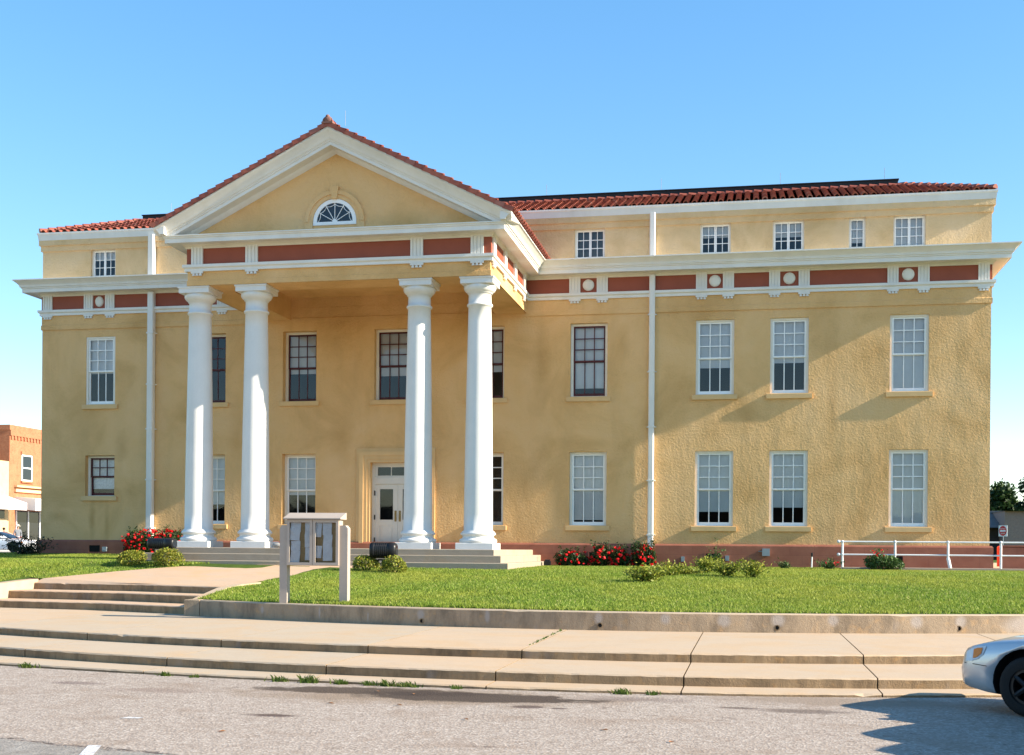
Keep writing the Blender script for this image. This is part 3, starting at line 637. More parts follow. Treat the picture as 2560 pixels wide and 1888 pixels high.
# ---- pediment
AX,AZ=-11.6,13.5; TIPX=5.22; SL=.5
PD=MB(); zt=lambda dz,x:AZ+dz-SL*abs(x-AX)
th=lambda dz:min(TIPX,(AZ+dz-10.70)/SL)
wbase=th(-.5); PD.prism([(AX-wbase,10.70),(AX+wbase,10.70),(AX,AZ-.5)],.5,'y',PF); PED=part(PD,'pediment',M['stucco'],(AX,PF,10.7))
RK=[(0,-5.0),(0,-6.33),(-.05,-6.33),(-.07,-6.31),(-.13,-6.25),(-.21,-6.19),(-.27,-6.16),(-.29,-6.14),(-.31,-6.12),(-.33,-6.12),(-.345,-6.09),(-.44,-6.09),(-.44,-6.06),(-.425,-6.03),(-.44,-5.76),(-.50,-5.70),(-.55,-5.62),(-.55,-5.4)]
rk=MB()
for sg in (-1,1):
    a=[(AX,y,AZ+dz) for dz,y in RK]; b_=[(AX+sg*th(dz),y,AZ+dz-SL*th(dz)) for dz,y in RK]; n=len(RK)
    rk.add(a+b_,[(i,i+1,n+i+1,n+i) if sg<0 else (n+i,n+i+1,i+1,i) for i in range(n-1)]+[tuple(range(n,2*n)) if sg>0 else tuple(range(2*n-1,n-1,-1))])
rk.build('raking_cornice',M['white'],PED,(AX,-6,11))
fx,fzc=-11.62,11.03
ar=MB(); ring_y(ar,fx,PF-.05,PF+.01,fzc,.65,.77,28,0,math.pi); ring_y(ar,fx,PF-.08,PF+.01,fzc,.77,.88,28,0,math.pi)
for s_ in (-1,1): ar.box(min(fx+s_*.65,fx+s_*.88),max(fx+s_*.65,fx+s_*.88),PF-.05,PF+.01,10.72,fzc)
ar.build('archivolt',M['stucco'],PED,(fx,PF,11))
ks=MB(); ks.prism([(fx-.075,fzc+.63),(fx+.075,fzc+.63),(fx+.13,fzc+.98),(fx-.13,fzc+.98)],.11,'y',PF-.11); ks.build('keystone',M['stucco'],PED,(fx,PF,12))
fw=MB(); ring_y(fw,fx,PF-.035,PF+.01,fzc,.53,.64,28,0,math.pi); fw.box(fx-.64,fx+.64,PF-.04,PF+.01,fzc-.09,fzc)
for k in range(1,6):
    an=math.pi*k/6; c_,s_=math.cos(an),math.sin(an); fw.tube([(fx+.06*c_,PF-.018,fzc+.06*s_),(fx+.53*c_,PF-.018,fzc+.53*s_)],.011,6)
for k in range(6):
    a0,a1=math.pi*k/6,math.pi*(k+1)/6; P0=Vector((math.cos(a0),math.sin(a0)))*.50; P1=Vector((math.cos(a1),math.sin(a1)))*.50; mid_=(P0+P1)*.5*.86; pts=[]
    for i in range(7):
        t=i/6; q_=P0*(1-t)**2+mid_*2*t*(1-t)+P1*t*t; pts.append((fx+q_.x,PF-.018,fzc+q_.y))
    fw.tube(pts,.009,5)
ring_y(fw,fx,PF-.03,PF+.0,fzc,.0,.07,12,0,math.pi)
FL=part(fw,'fanlight',M['sash_white'],(fx,PF,fzc))
q=MB(); n=20; q.add([(fx+.55*math.cos(math.pi*i/n),PF-.006,fzc+.55*math.sin(math.pi*i/n)) for i in range(n+1)],[tuple(range(n+1))]); q.build('glass_pane',M['dark_glass'],FL,(fx,PF,fzc))
# ---- roofs of barrel tile
def tile_field(mb,O,U,V,nu,nv,wu,lv,clip=None,wd=.5):
    """O: eave corner, U: along eave, V: up the slope; barrels (convex) and pans; each course lifts over the one below"""
    O,U,V=Vector(O),Vector(U).normalized(),Vector(V).normalized(); N=U.cross(V).normalized()
    if N.z<0: N=-N
    K=5
    for i in range(nu):
        for j in range(nv):
            p=O+U*(i+.5)*wu+V*j*lv
            if clip and not clip(p+V*lv*.5): continue
            v=[]; jit=random.uniform(-.008,.008)
            for t,lift,rs in ((0,.055,1.0),(lv*1.12,.0,.88)):
                for k in range(K+1):
                    an=math.pi*k/K; v.append(p+V*(t+jit)+U*(math.cos(an)*wu*.34*rs)+N*(math.sin(an)*wu*.36*rs+lift))
            f=[(k,k+1,K+1+k+1,K+1+k) for k in range(K)]
            # thickness at the lower end
            for k in range(K+1):
                an=math.pi*k/K; v.append(p+V*jit+U*(math.cos(an)*wu*.25)+N*(math.sin(an)*wu*.26+.05))
            f+=[(2*(K+1)+k,2*(K+1)+k+1,k+1,k) for k in range(K)]
            mb.add(v,f)
            # pan
            q=O+U*(i+1)*wu+V*j*lv
            v=[]
            for t,lift in ((0,.035),(lv*1.1,-.01)):
                for k in range(4):
                    x=-.28+.56*k/3; v.append(q+V*t+U*(x*wu)+N*(lift+.10*(x*2)**2*wu*1.2-.01))
            mb.add(v,[(k,k+1,5+k,4+k) for k in range(3)])
GR=MB(); LEN=math.hypot(1,SL)
for sg in (-1,1):
    V=Vector((-sg,0,SL)); O=Vector((AX+sg*(TIPX+.05),-6.32 if sg>0 else -6.32,AZ+.045-SL*(TIPX+.05)))
    U=Vector((0,1,0)); NV=21; lv=(TIPX+.05)*LEN/NV
    tile_field(GR,O,U,V,30,NV,.27,lv)
    # roof deck under the tiles
    GR.quad((AX,-6.3,AZ+.01),(AX,2.2,AZ+.01),(AX+sg*TIPX,2.2,AZ+.01-SL*TIPX),(AX+sg*TIPX,-6.3,AZ+.01-SL*TIPX))
    # verge tiles turned down the edge
    for j in range(NV):
        a=O+V.normalized()*lv*j; b_=O+V.normalized()*lv*(j+1.08); N=Vector((sg*SL,0,1)).normalized()
        v=[a+N*.10+Vector((0,-.06,0)),b_+N*.06+Vector((0,-.05,0)),b_+N*-.06+Vector((0,-.05,0)),a-N*.035+Vector((0,-.06,0)),a+N*.12+Vector((0,.16,0)),b_+N*.08+Vector((0,.16,0))]
        GR.add(v,[(0,1,2,3),(0,4,5,1)] if sg>0 else [(3,2,1,0),(1,5,4,0)])
ROOF=part(GR,'portico_roof',M['tile'],(AX,-3,11))
rd=MB()
for i in range(27):
    y=-6.36+i*.31; K=6; v=[]
    for t,r_ in ((0,.135),(.34,.12)):
        for k in range(K+1): an=math.pi*k/K; v.append((AX+math.cos(an)*r_*1.1,y+t,AZ+.11+math.sin(an)*r_+(.02 if t==0 else 0)))
    rd.add(v,[(k,k+1,K+2+k,K+1+k) for k in range(K)]); rd.add(v[:K+1],[tuple(range(K+1))])
rd.build('ridge_tile',M['tile'],ROOF,(AX,-3,13.5))
q=MB(); q.smooth=True; q.ball((AX,-6.33,AZ+.17),.125,12,8,(1.1,.6,.8)); q.ball((AX,-6.33,AZ+.255),.065,10,6); q.smooth=False; q.box(AX-.16,AX+.16,-6.4,-6.2,AZ+.06,AZ+.11); q.build('finial',stained('finial_clay',(.2,.1,.08,1),.2,8,.8,.4,30,.02),ROOF,(AX,-6.3,13.6))
# main hipped roof
MR=MB(); e=.07; ZE=12.60; PT=.375; HR=2.5
ex0,ex1,ey0=XL-e,XR+e,-e
V=Vector((0,1,PT)); lv=.30; NV=int(HR*math.hypot(1,PT)/lv)+1
def front_clip(p): return p.x-ex0>(p.y-ey0)-.1 and ex1-p.x>(p.y-ey0)-.1 and p.y<ey0+HR+.1 and not (AX-TIPX+2.4<p.x<AX+TIPX-2.4)
tile_field(MR,(ex0,ey0,ZE),(1,0,0),V,int((ex1-ex0)/.27)+1,NV,.27,lv,front_clip)
def side_clip(p): return (p.y-ey0)>min(p.x-ex0,ex1-p.x)-.1 and p.y<YB and min(p.x-ex0,ex1-p.x)<HR+.1
tile_field(MR,(ex1,ey0,ZE),(0,1,0),Vector((-1,0,PT)),60,NV,.27,lv,side_clip)
tile_field(MR,(ex0,ey0,ZE),(0,1,0),Vector((1,0,PT)),60,NV,.27,lv,side_clip)
zi=ZE+HR*PT-.015; A=[(ex0,ey0),(ex1,ey0),(ex1,YB),(ex0,YB)]; B=[(ex0+HR,ey0+HR),(ex1-HR,ey0+HR),(ex1-HR,YB-HR),(ex0+HR,YB-HR)]
MR.add([(x,y,ZE-.02) for x,y in A]+[(x,y,zi) for x,y in B],[(0,1,5,4),(1,2,6,5),(2,3,7,6),(3,0,4,7),(4,5,6,7)])
RF=part(MR,'roof',M['tile'],(-8.6,1,12.7))
def caps(mb,a,b_,r_=.12):
    a,b_=Vector(a),Vector(b_); L_=(b_-a).length; n=int(L_/.3); d_=(b_-a)/n; t=d_.normalized(); s_=t.cross(Vector((0,0,1))).normalized(); u=s_.cross(t)
    for i in range(n):
        p0=a+d_*i; K=6; v=[]
        for k2,(q_,rr,l) in enumerate(((p0,r_,.03),(p0+d_*1.1,r_*.88,.0))):
            for k in range(K+1): an=math.pi*k/K; v.append(q_+s_*(math.cos(an)*rr)+u*(math.sin(an)*rr+l))
        mb.add(v,[(k,k+1,K+2+k,K+1+k) for k in range(K)]); mb.add(v[:K+1],[tuple(range(K+1))])
zc=.06
def capline(a,b_,r_=.12):
    h=MB(); caps(h,a,b_,r_); h.build('ridge_tile',M['tile'],RF,tuple(a))
capline((ex0,ey0,ZE+zc),(ex0+HR,ey0+HR,ZE+HR*PT+zc)); capline((ex1,ey0,ZE+zc),(ex1-HR,ey0+HR,ZE+HR*PT+zc))
capline((ex0+HR,ey0+HR-.05,ZE+HR*PT+.03),(AX-1,ey0+HR-.05,ZE+HR*PT+.03),.10); capline((AX+1.,ey0+HR-.05,ZE+HR*PT+.03),(ex1-HR,ey0+HR-.05,ZE+HR*PT+.03),.10)
pb=MB(); zp=ZE+HR*PT-.02
pb.sweep([(-.12,zp),(.0,zp),(.0,zp+.30),(.03,zp+.31),(.03,zp+.34),(-.12,zp+.34)],[(ex0+HR,YB-HR),(ex0+HR,ey0+HR+.06),(ex1-HR,ey0+HR+.06),(ex1-HR,YB-HR)]); part(pb,'roof_parapet',M['black_cap'],(-8.6,3,13.5))
for x,y,z in [(-11.2,-6.0,AZ+.1),(-6.9,2.5,zp+.3),(-3.0,2.5,zp+.3),(.9,2.5,zp+.3),(4.2,2.5,zp+.3),(-20.7,2.5,zp+.3)]:
    q=MB(); q.tube([(x,y,z),(x,y,z+.42)],.007,5); part(q,'lightning_rod',M['galv'],(x,y,z))
q=MB(); q.ball((AX+3.1,-5.6,AZ-SL*3.1+.22),.05,8,6,(.8,.8,1.5)); q.tube([(AX+3.1,-5.6,AZ-SL*3.1),(AX+3.1,-5.6,AZ-SL*3.1+.22)],.02,6); part(q,'roof_vent',M['stone_grey'],(AX+3.1,-5.6,12))
# ---- downspouts
for x0,x1,za,zb_,br_,dep in ((-20.20,-19.98,1.4,10.44,(9.05,7.3,5.78,4.05,2.4),.20),(-3.16,-2.98,1.25,10.44,(9.2,7.4,5.66,3.97,2.26),.14)):
    q=MB(); xm=(x0+x1)/2; c=.03
    def ds(z0,z1,s=0):
        q.prism([(x0+c,-.02-dep),(x1-c,-.02-dep),(x1,-.02-dep+c),(x1,-.03),(x0,-.03),(x0,-.02-dep+c)],z1-z0,'z',z0)
    ds(za,zb_); ds(10.92,12.4)
    D=part(q,'downspout',M['white'],(xm,-.1,za))
    for z in br_:
        b=MB(); b.box(x0-.012,x1+.012,-.034-dep,-.0,z-.025,z+.025); b.box(x0-.06,x1+.06,-.06,-.0,z-.012,z+.012); b.build('bracket',M['white'],D,(xm,-.1,z))
# ---- vents, boxes on the plinth
for x0,x1,z0,z1 in ((-22.34,-21.94,1.57,1.80),(-5.0,-4.85,1.4,1.7),(-1.34,-.9,1.46,1.69),(4.2,4.55,1.42,1.66)):
    q=MB(); f=.035; y=-.1
    q.box(x0-f,x0,y-.012,y+.0,z0-f,z1+f); q.box(x1,x1+f,y-.012,y+.0,z0-f,z1+f); q.box(x0,x1,y-.012,y,z1,z1+f); q.box(x0,x1,y-.012,y,z0-f,z0)
    V_=part(q,'vent',M['plinth'],((x0+x1)/2,y,z0))
    q=MB(); q.quad((x0,y-.004,z0),(x1,y-.004,z0),(x1,y-.004,z1),(x0,y-.004,z1)); q.build('opening',M['hole'],V_,((x0+x1)/2,y,z0))  # vent's inner shade painted as a flat black sheet
for x0,x1,z0,z1 in ((-21.8,-21.65,1.6,1.74),(-2.09,-2.0,1.44,1.58),(-.73,-.63,1.48,1.62)):
    q=MB(); q.box(x0,x1,-.19,-.1,z0,z1); q.box(x0-.01,x1+.01,-.2,-.19,z0-.01,z1+.012); q.box(x0+.02,x1-.02,-.205,-.2,z0+.02,z0+.05); part(q,'outlet_box',M['galv'],((x0+x1)/2,-.15,z0))
q=MB(); q.box(.39,.6,-.24,-.1,1.64,1.85); q.box(.38,.61,-.25,-.235,1.63,1.86); q.tube([(.39,-.16,1.77),(.28,-.16,1.77),(.27,-.11,1.77)],.012,6); part(q,'utility_box',M['galv'],(.5,-.15,1.64))

# ------------------------------------------------------------------ lawn and grass
lw=MB()
def lawn_strip(xs,y0f,y1f,ny):
    for a,b_ in zip(xs[:-1],xs[1:]):
        for j in range(ny):
            P=[]
            for x,t in ((a,j/ny),(b_,j/ny),(b_,(j+1)/ny),(a,(j+1)/ny)):
                y=y0f(x)+(y1f(x)-y0f(x))*t; P.append((x,y,lawnZ(x,y)))
            lw.add(P,[(0,1,2,3)])
fr=lambda a,b_,n:[a+(b_-a)*i/n for i in range(n+1)]
lawn_strip(fr(-11.72,16,46),lambda x:wallY(x)+.2,lambda x:-.05,24)
lawn_strip(fr(-18.2,-11.72,12),lambda x:gy(x)+2.35,lambda x:-.05,18)
lawn_strip(fr(-27,-18.2,14),lambda x:-14.0,lambda x:-.05,24)
lawn_strip(fr(-27,-24.3,5),lambda x:-.05,lambda x:9,14)
lw.smooth=True; lw.sm=[True]*len(lw.f)
struct(lw.build('lawn',M['lawn']))
def inpoly(x,y,P):
    c=False; n=len(P)
    for i in range(n):
        (x1,y1),(x2,y2)=P[i],P[(i+1)%n]
        if (y1>y)!=(y2>y) and x<(x2-x1)*(y-y1)/(y2-y1)+x1: c=not c
    return c
PP=L+Rr[::-1]
def grass(n,tall=1.):
    V_=[];F_=[]
    k=0
    while k<n:
        x=rng.uniform(-26.8,9.0); u=rng.random(); 
        y=-16.1+16.*u**1.15
        if x<-24.3: y=rng.uniform(-14,9)
        if x>-24.3 and y>-.14: continue
        if x>-11.86 and y<wallY(x)+.235: continue
        if -18.35<x<-11.66 and y<gy(x)+2.4: continue
        if x<=-18.25 and y<-13.9: continue
        if -18.4<x<-9.2 and y<-6.6 and inpoly(x,y,PP): continue
        if -18.2<x<-11.9 and y<gy(x)+2.3: continue
        if -17.3<x<-6.25 and y>-6.9: continue
        if x>2.7 and y>-2.1: continue
        z=lawnZ(x,y)
        hgt=(.030+.024*rng.random())*(1.25 if math.sin(x*1.3+y*.7)+math.sin(x*.37-y*1.9)>.6 else 1.)*tall
        if y<wallY(x)+.6 and x>-11.8: hgt*=1.25
        for q in range(2):
            a=rng.uniform(0,6.283); l=rng.uniform(.2,1.3)*hgt; wd=.009+.006*rng.random(); bx,by=x+rng.normal()*.02,y+rng.normal()*.02
            a2=rng.uniform(0,6.283); dx,dy=math.cos(a2)*wd,math.sin(a2)*wd
            V_+= [(bx-dx,by-dy,z-.01),(bx+dx,by+dy,z-.01),(bx+math.cos(a)*l,by+math.sin(a)*l,z+hgt)]
        k+=1
    return V_
Vg=grass(230000)
me=bpy.data.meshes.new('grass'); nv=len(Vg); me.vertices.add(nv); me.vertices.foreach_set('co',np.array(Vg,dtype=np.float32).ravel())
me.loops.add(nv); me.loops.foreach_set('vertex_index',np.arange(nv,dtype=np.int32)); me.polygons.add(nv//3); me.polygons.foreach_set('loop_start',np.arange(0,nv,3,dtype=np.int32)); me.polygons.foreach_set('loop_total',np.full(nv//3,3,dtype=np.int32))
me.materials.append(M['grass']); me.update(calc_edges=True); go=link(bpy.data.objects.new('grass',me)); stuff(go)
del Vg

# ------------------------------------------------------------------ plants
def blob_pts(c,r,n,shell=.55,low=-.2):
    out=[]
    lob=[(rng.normal(size=3)) for _ in range(9)]; lob=[v/np.linalg.norm(v) for v in lob]; amp=[rng.uniform(.0,.28) for _ in lob]
    while len(out)<n:
        d=rng.normal(size=3); d/=np.linalg.norm(d)
        if d[2]<low and rng.random()<.8: continue
        rad=(shell+(1-shell)*rng.random()**.6)*(.84+sum(a*max(0,float(d@v))**6 for a,v in zip(amp,lob)))
        out.append((c[0]+d[0]*r[0]*rad,c[1]+d[1]*r[1]*rad,c[2]+d[2]*r[2]*rad))
    return out
def shrub(name,label,cat,loc,r,n,size,mat,group=None,lift=.5,extra=None):
    t=thing(name,label,cat,loc,group); x,y,z=loc; mb=MB()
    mb.leaves(blob_pts((x,y,z+r[2]*lift),r,n),size); mb.build('foliage',mat,t,loc)
    s=MB()
    for i in range(6): a=i*1.05; s.tube([(x+.04*math.cos(a),y+.04*math.sin(a),z-.03),(x+r[0]*.3*math.cos(a),y+r[1]*.3*math.sin(a),z+r[2]*.45),(x+r[0]*.6*math.cos(a),y+r[1]*.6*math.sin(a),z+r[2]*.9)],[.016,.012,.005],5)
    s.build('stem',M['stem'],t,loc); return t
BG='clipped yellow green box shrubs beside the black floodlights'
shrub('box_shrub','low yellow green shrub left of the paved path, farther from the steps','shrub',(-16.85,-7.35,1.30),(.47,.4,.27),1900,.055,M['box'],BG)
shrub('box_shrub','yellow green shrub beside the path in front of the left floodlight','shrub',(-15.78,-7.45,1.30),(.48,.42,.29),2100,.055,M['box'],BG)
shrub('box_shrub','yellow green shrub just right of the notice board, left of the floodlight','shrub',(-9.75,-8.3,1.17),(.42,.4,.31),1900,.055,M['box'],BG)
shrub('box_shrub','bright yellow green ball shrub in front of the floodlight by the steps','shrub',(-8.85,-8.75,1.15),(.36,.36,.31),1700,.055,M['box'],BG)
def rose(label,loc,r,n,nb,group,mat=None,top=True):
    t=thing('rose_bush',label,'rose bush',loc,group); x,y,z=loc; c=(x,y,z+r[2]*.75); mb=MB()
    mb.leaves(blob_pts(c,r,n,.25,-.9),.07,.3,.1,.6); 
    for _ in range(10):
        a=rng.uniform(0,6.28); b0=(c[0]+r[0]*.6*math.cos(a),c[1]+r[1]*.4*math.sin(a),c[2]+r[2]*.7); b1=(b0[0]+rng.normal()*.08,b0[1],b0[2]+rng.uniform(.12,.3))
        mb.leaves([(b0[0]+(b1[0]-b0[0])*q+rng.normal()*.03,b0[1]+rng.normal()*.03,b0[2]+(b1[2]-b0[2])*q) for q in rng.random(16)],.06)
    mb.build('foliage',mat or M['rose_leaf'],t,loc)
    s=MB()
    for i in range(8): a=i*.8; s.tube([(x+r[0]*.3*math.cos(a),y+.1*math.sin(a),z-.03),(x+r[0]*.6*math.cos(a),y+r[1]*.5*math.sin(a),z+r[2]*.7),(x+r[0]*.8*math.cos(a),y+r[1]*.8*math.sin(a),z+r[2]*1.3)],[.014,.01,.004],5)
    s.build('stem',M['stem'],t,loc)
    f=MB(); pts=blob_pts(c,(r[0]*1.02,r[1]*1.05,r[2]*1.05),nb,.85,-.5)
    for p_ in pts:
        p_=(p_[0],p_[1]-.03 if p_[1]<y+.1 else p_[1]-.2*r[1],p_[2]); R_=rng.uniform(.036,.066)
        for q_ in range(7):
            d=rng.normal(size=3); d/=np.linalg.norm(d); f.leaves([(p_[0]+d[0]*R_*.5,p_[1]+d[1]*R_*.5,p_[2]+d[2]*R_*.4)],R_*1.5,.1,.1,.95)
    f.build('blossom',M['petal'],t,loc); return t
RG='red rose bushes against the courthouse wall'
rose('large red rose bush behind the left floodlight, in front of the downspout','rb' and (-17.3,-5.6,1.33),(.62,.5,.55),2600,75,RG) if False else rose('large red rose bush at the foot of the left downspout','rb' and (-19.75,-1.2,1.42),(.72,.55,.52),3200,115,RG)
rose('red rose bush partly hidden behind the left floodlight and column',(-18.85,-.95,1.42),(.62,.4,.56),2500,100,RG)
rose('spreading dark rose bush with few red blooms beside the portico steps',(-5.45,-.75,1.22),(.58,.42,.30),3000,44,RG)
rose('narrow upright rose bush with a red bloom above the rest, second from the steps',(-4.55,-.7,1.22),(.38,.36,.42),1900,36,RG)
rose('rose bush with scattered red blooms between two taller rose bushes',(-3.95,-.72,1.22),(.36,.36,.36),1700,34,RG)
rose('tall red rose bush leaning on the foot of the right downspout',(-3.2,-.75,1.22),(.45,.42,.46),2600,62,RG)
def sprig(label,loc,hs,spread,n,mat,cat='plant',name='leafy_plant',group=None,size=.07,blooms=0):
    t=thing(name,label,cat,loc,group); x,y,z=loc; mb=MB(); s=MB(); f=MB()
    for i in range(n):
        a=rng.uniform(0,6.28); h=hs*rng.uniform(.55,1.05); rr=spread*rng.uniform(.2,1); tip=(x+rr*math.cos(a),y+rr*.7*math.sin(a),z+h)
        pts=[(x+rr*.35*math.cos(a)*q*1.5,y+rr*.25*math.sin(a)*q*1.5,z+h*q*.9-.02) for q in (0,.5)]+[tip]; s.tube(pts,[.008,.006,.003],4)
        mb.leaves([tuple(np.array(pts[1])*(1-q)+np.array(tip)*q+rng.normal(size=3)*.045) for q in rng.random(22)],size,.35,.2,.45)
        if i<blooms: f.leaves([tuple(np.array(tip)+rng.normal(size=3)*.02) for _ in range(6)],.05,.1,.1,.9)
    mb.build('foliage',mat,t,loc); s.build('stem',M['stem'],t,loc)
    if blooms: f.build('blossom',M['petal'],t,loc)
    return t
LG='young leafy plants growing in the lawn'
sprig('loose yellow green plant alone on the open lawn, nearest the sidewalk',(-2.33,-10.6,1.03),.38,.62,60,M['yellow_leaf'],group=LG)
sprig('low yellow green plant just behind the one on the open lawn',(-1.95,-8.5,1.15),.3,.6,42,M['yellow_leaf'],group=LG)
sprig('small green yellow tuft between the lawn plants right of the roses',(-1.55,-8.0,1.17),.22,.5,26,M['yellow_leaf'],group=LG,size=.05)
sprig('bushy yellow green plant with darker leaves below the plinth vent, left half',(-1.05,-7.4,1.20),.4,.5,46,M['yellow_leaf'],group=LG)
sprig('bushy yellow green plant below the plinth vent, right half',(-.55,-8.5,1.14),.4,.5,46,M['yellow_leaf'],group=LG)
sprig('thin tall stemmed plant standing in front of the plinth vent',(-1.0,-1.2,1.23),.86,.3,9,M['leaf_mid_green'],group=LG,size=.06)
sprig('small yellow green plant right of the pair below the plinth vent',(.12,-8.9,1.13),.4,.42,36,M['yellow_leaf'],group=LG)
sprig('small dark leafy plant at the plinth left of the white standpipe',(1.02,-1.6,1.23),.26,.2,14,M['leaf_mid_green'],group=LG,size=.06)
sprig('low reddish green plant at the left end of the white railing',(2.3,-1.9,1.23),.33,.42,26,M['leaf_mid_green'],group=LG,size=.06,blooms=3)
t=shrub('round_bush','round green bush in front of the white railing','bush',(3.85,-1.95,1.23),(.62,.5,.30),3000,.07,M['leaf_mid_green'],None,.55)
loc=(3.85,-1.95,1.23); q=MB(); q.leaves([(3.62+rng.normal()*.09,-2.0+rng.normal()*.07,1.5+.38*rng.random()) for _ in range(170)],.06); q.build('tall_shoot',M['leaf_mid_green'],t,loc)
q=MB()
for _ in range(10):
    p_=(3.62+rng.normal()*.12,-2.2+rng.normal()*.04,1.62+.22*rng.random()) ; q.leaves([tuple(np.array(p_)+rng.normal(size=3)*.012) for _ in range(5)],.04,.1,.1,.9)
q.build('blossom',M['petal'],t,loc)
t=thing('dark_shrub','spiky dark shrub at the far left corner of the courthouse','shrub',(-24.1,-1.2,1.4)); mb=MB(); s=MB()
for i in range(60):
    a=rng.uniform(-.3,3.5); rr=rng.uniform(.2,1.05); h=rng.uniform(.35,.9)*(1-.25*rr); b0=np.array((-23.95+rng.uniform(-.35,.35),-1.2,1.38)); tip=b0+np.array((rr*math.cos(a),-.3*abs(math.sin(a))+rng.normal()*.15,h)); s.tube([tuple(b0),tuple((b0+tip)/2+np.array((0,0,.08))),tuple(tip)],[.012,.008,.003],4)
    mb.leaves([tuple(b0*(1-q)+tip*q+rng.normal(size=3)*.05) for q in .25+.75*rng.random(26)],.085,.3,.4,.35)
mb.build('foliage',M['dark_leaf'],t,(-24.1,-1.2,1.4)); s.build('stem',M['stem'],t,(-24.1,-1.2,1.4))
# weeds along the curb
WG='weeds growing along the foot of the curb'
for i,(x,sz,lab) in enumerate([(-10.35,.17,'leftmost weed clump at the foot of the curb'),(-7.92,.14,'weed clump at the curb below the pillar of the lawn wall'),(-7.45,.1,'small weed just right of the clump below the wall pillar'),(-6.15,.17,'low weed patch starting the long run of weeds under the notice board'),(-5.72,.22,'biggest weed clump in the curb, under the notice board'),(-5.25,.15,'weed between the biggest clump and the pair right of it'),(-4.86,.13,'left weed of the pair above the dark wet stain'),(-4.62,.19,'right weed of the pair above the dark wet stain'),(-4.36,.15,'narrow upright weed right of the pair by the stain'),(-4.22,.1,'tiny weed at the right end of the long run'),(-3.66,.11,'lone weed near the slab joint right of the stain'),(-1.55,.16,'upright weed at the middle of the curb'),(-1.16,.12,'small weed right of the upright weed at the curb middle')]):
    sz*=.72; y=gutY(x)-.05; t=thing('weed',lab,'weed',(x,y,0),WG); mb=MB()
    for k in range(int(70*sz/.12)):
        a=rng.uniform(0,6.28); l=sz*rng.uniform(.3,1.0); w_=.012; px,py=x+rng.normal()*sz*.45,y-abs(rng.normal())*.03; h=sz*rng.uniform(.25,.8)
        mb.add([(px-w_*math.sin(a),py+w_*math.cos(a)*.5,.0),(px+w_*math.sin(a),py-w_*math.cos(a)*.5,.0),(px+l*.35*math.cos(a)+.008,py+l*.2*math.sin(a),h*.7),(px+l*.7*math.cos(a),py+l*.35*math.sin(a),h)],[(0,1,2),(0,2,3)])
    mb.build('foliage',M['weed'],t,(x,y,0))
t=thing('weed','weeds sprouting from the open sidewalk joint right of the notice board','weed',(-3.37,-18.6,.306),WG); mb=MB()
for k in range(60):
    q=rng.random(); x,y=-3.30-.05*q+rng.normal()*.01,-20.2+3.6*q; mb.leaves([(x,y,.325)],.05,.3,1,.4)
mb.build('foliage',M['weed'],t,(-3.37,-18.6,.306))

# ------------------------------------------------------------------ notice board
NB=thing('notice_board','beige enclosed notice board on two posts at the lawn edge','notice board',(-8.75,-15.0,.66))
m_b=stained('board_beige',(.41,.345,.29,1),.05,3,.5,fine=.02); m_cork=stained('cork',(.40,.27,.13,1),.12,20,.9,fine=.1)
for x0,x1,zt_ in ((-9.42,-9.26,2.24),(-8.14,-7.97,2.24)):
    q=MB(); xm=x0 if x0<-9 else x1
    q.prism([(x0,.55),(x1,.55),(x1,zt_-(.06 if x0>-9 else 0.0)),(x1-.05 if x0>-9 else x1,zt_),(x0+.05 if x0<-9 else x0,zt_),(x0,zt_-(.06 if x0<-9 else 0))],.17,'y',-15.08); q.build('post',m_b,NB,((x0+x1)/2,-15,.6))
q=MB(); q.box(-9.26,-8.14,-14.90,-14.88,1.42,2.36); q.box(-9.26,-9.22,-15.10,-14.90,1.42,2.36); q.box(-8.18,-8.14,-15.10,-14.90,1.42,2.36); q.box(-9.22,-8.18,-15.10,-14.90,1.42,1.46); q.box(-9.22,-8.18,-15.10,-14.90,2.32,2.36); CB=q.build('cabinet',m_b,NB,(-8.7,-15,1.42))
q=MB(); q.box(-9.22,-8.18,-15.045,-14.90,1.46,2.32); q.build('cork_panel',m_cork,CB,(-8.7,-14.9,1.42))
q=MB(); q.prism([(-15.18,2.36),(-15.18,2.385),(-14.83,2.50),(-14.80,2.50),(-14.80,2.36)],1.22,'x',-9.31); q.build('roof',m_b,NB,(-8.7,-15,2.36))
for a,b_ in ((-9.25,-8.705),(-8.695,-8.15)):
    q=MB(); fw=.055
    q.box(a,a+fw,-15.13,-15.10,1.43,2.35); q.box(b_-fw,b_,-15.13,-15.10,1.43,2.35); q.box(a+fw,b_-fw,-15.13,-15.10,1.43,1.43+fw); q.box(a+fw,b_-fw,-15.13,-15.10,2.35-fw,2.35); D=q.build('door',m_b,NB,((a+b_)/2,-15.12,1.43))
    q=MB(); q.quad((a+fw-.01,-15.112,1.475),(b_-fw+.01,-15.112,1.475),(b_-fw+.01,-15.112,2.305),(a+fw-.01,-15.112,2.305)); q.build('glass_pane',M['glass'],D,((a+b_)/2,-15.11,1.43))
m=NT('printed_paper'); g_=m.node('ShaderNodeNewGeometry'); sp=m.node('ShaderNodeSeparateXYZ'); m.l.new(g_.outputs['Position'],sp.inputs[0])
ln=m.math('GREATER_THAN',m.math('SINE',m.math('MULTIPLY',sp.outputs[2],330)),.35); tx=m.math('GREATER_THAN',m.noise(60,3,.6,stretch=(1.2,1,.35)),.5)
m.color(m.mix(m.math('MULTIPLY',m.math('MULTIPLY',ln,tx),.18),m.ramp(m.noise(9,2),[(.3,(.80,.81,.84,1)),(.7,(.9,.9,.92,1))]),(.28,.29,.33,1))).rough(.8); M['paper']=m.mat
PG='printed notices pinned inside the notice board'
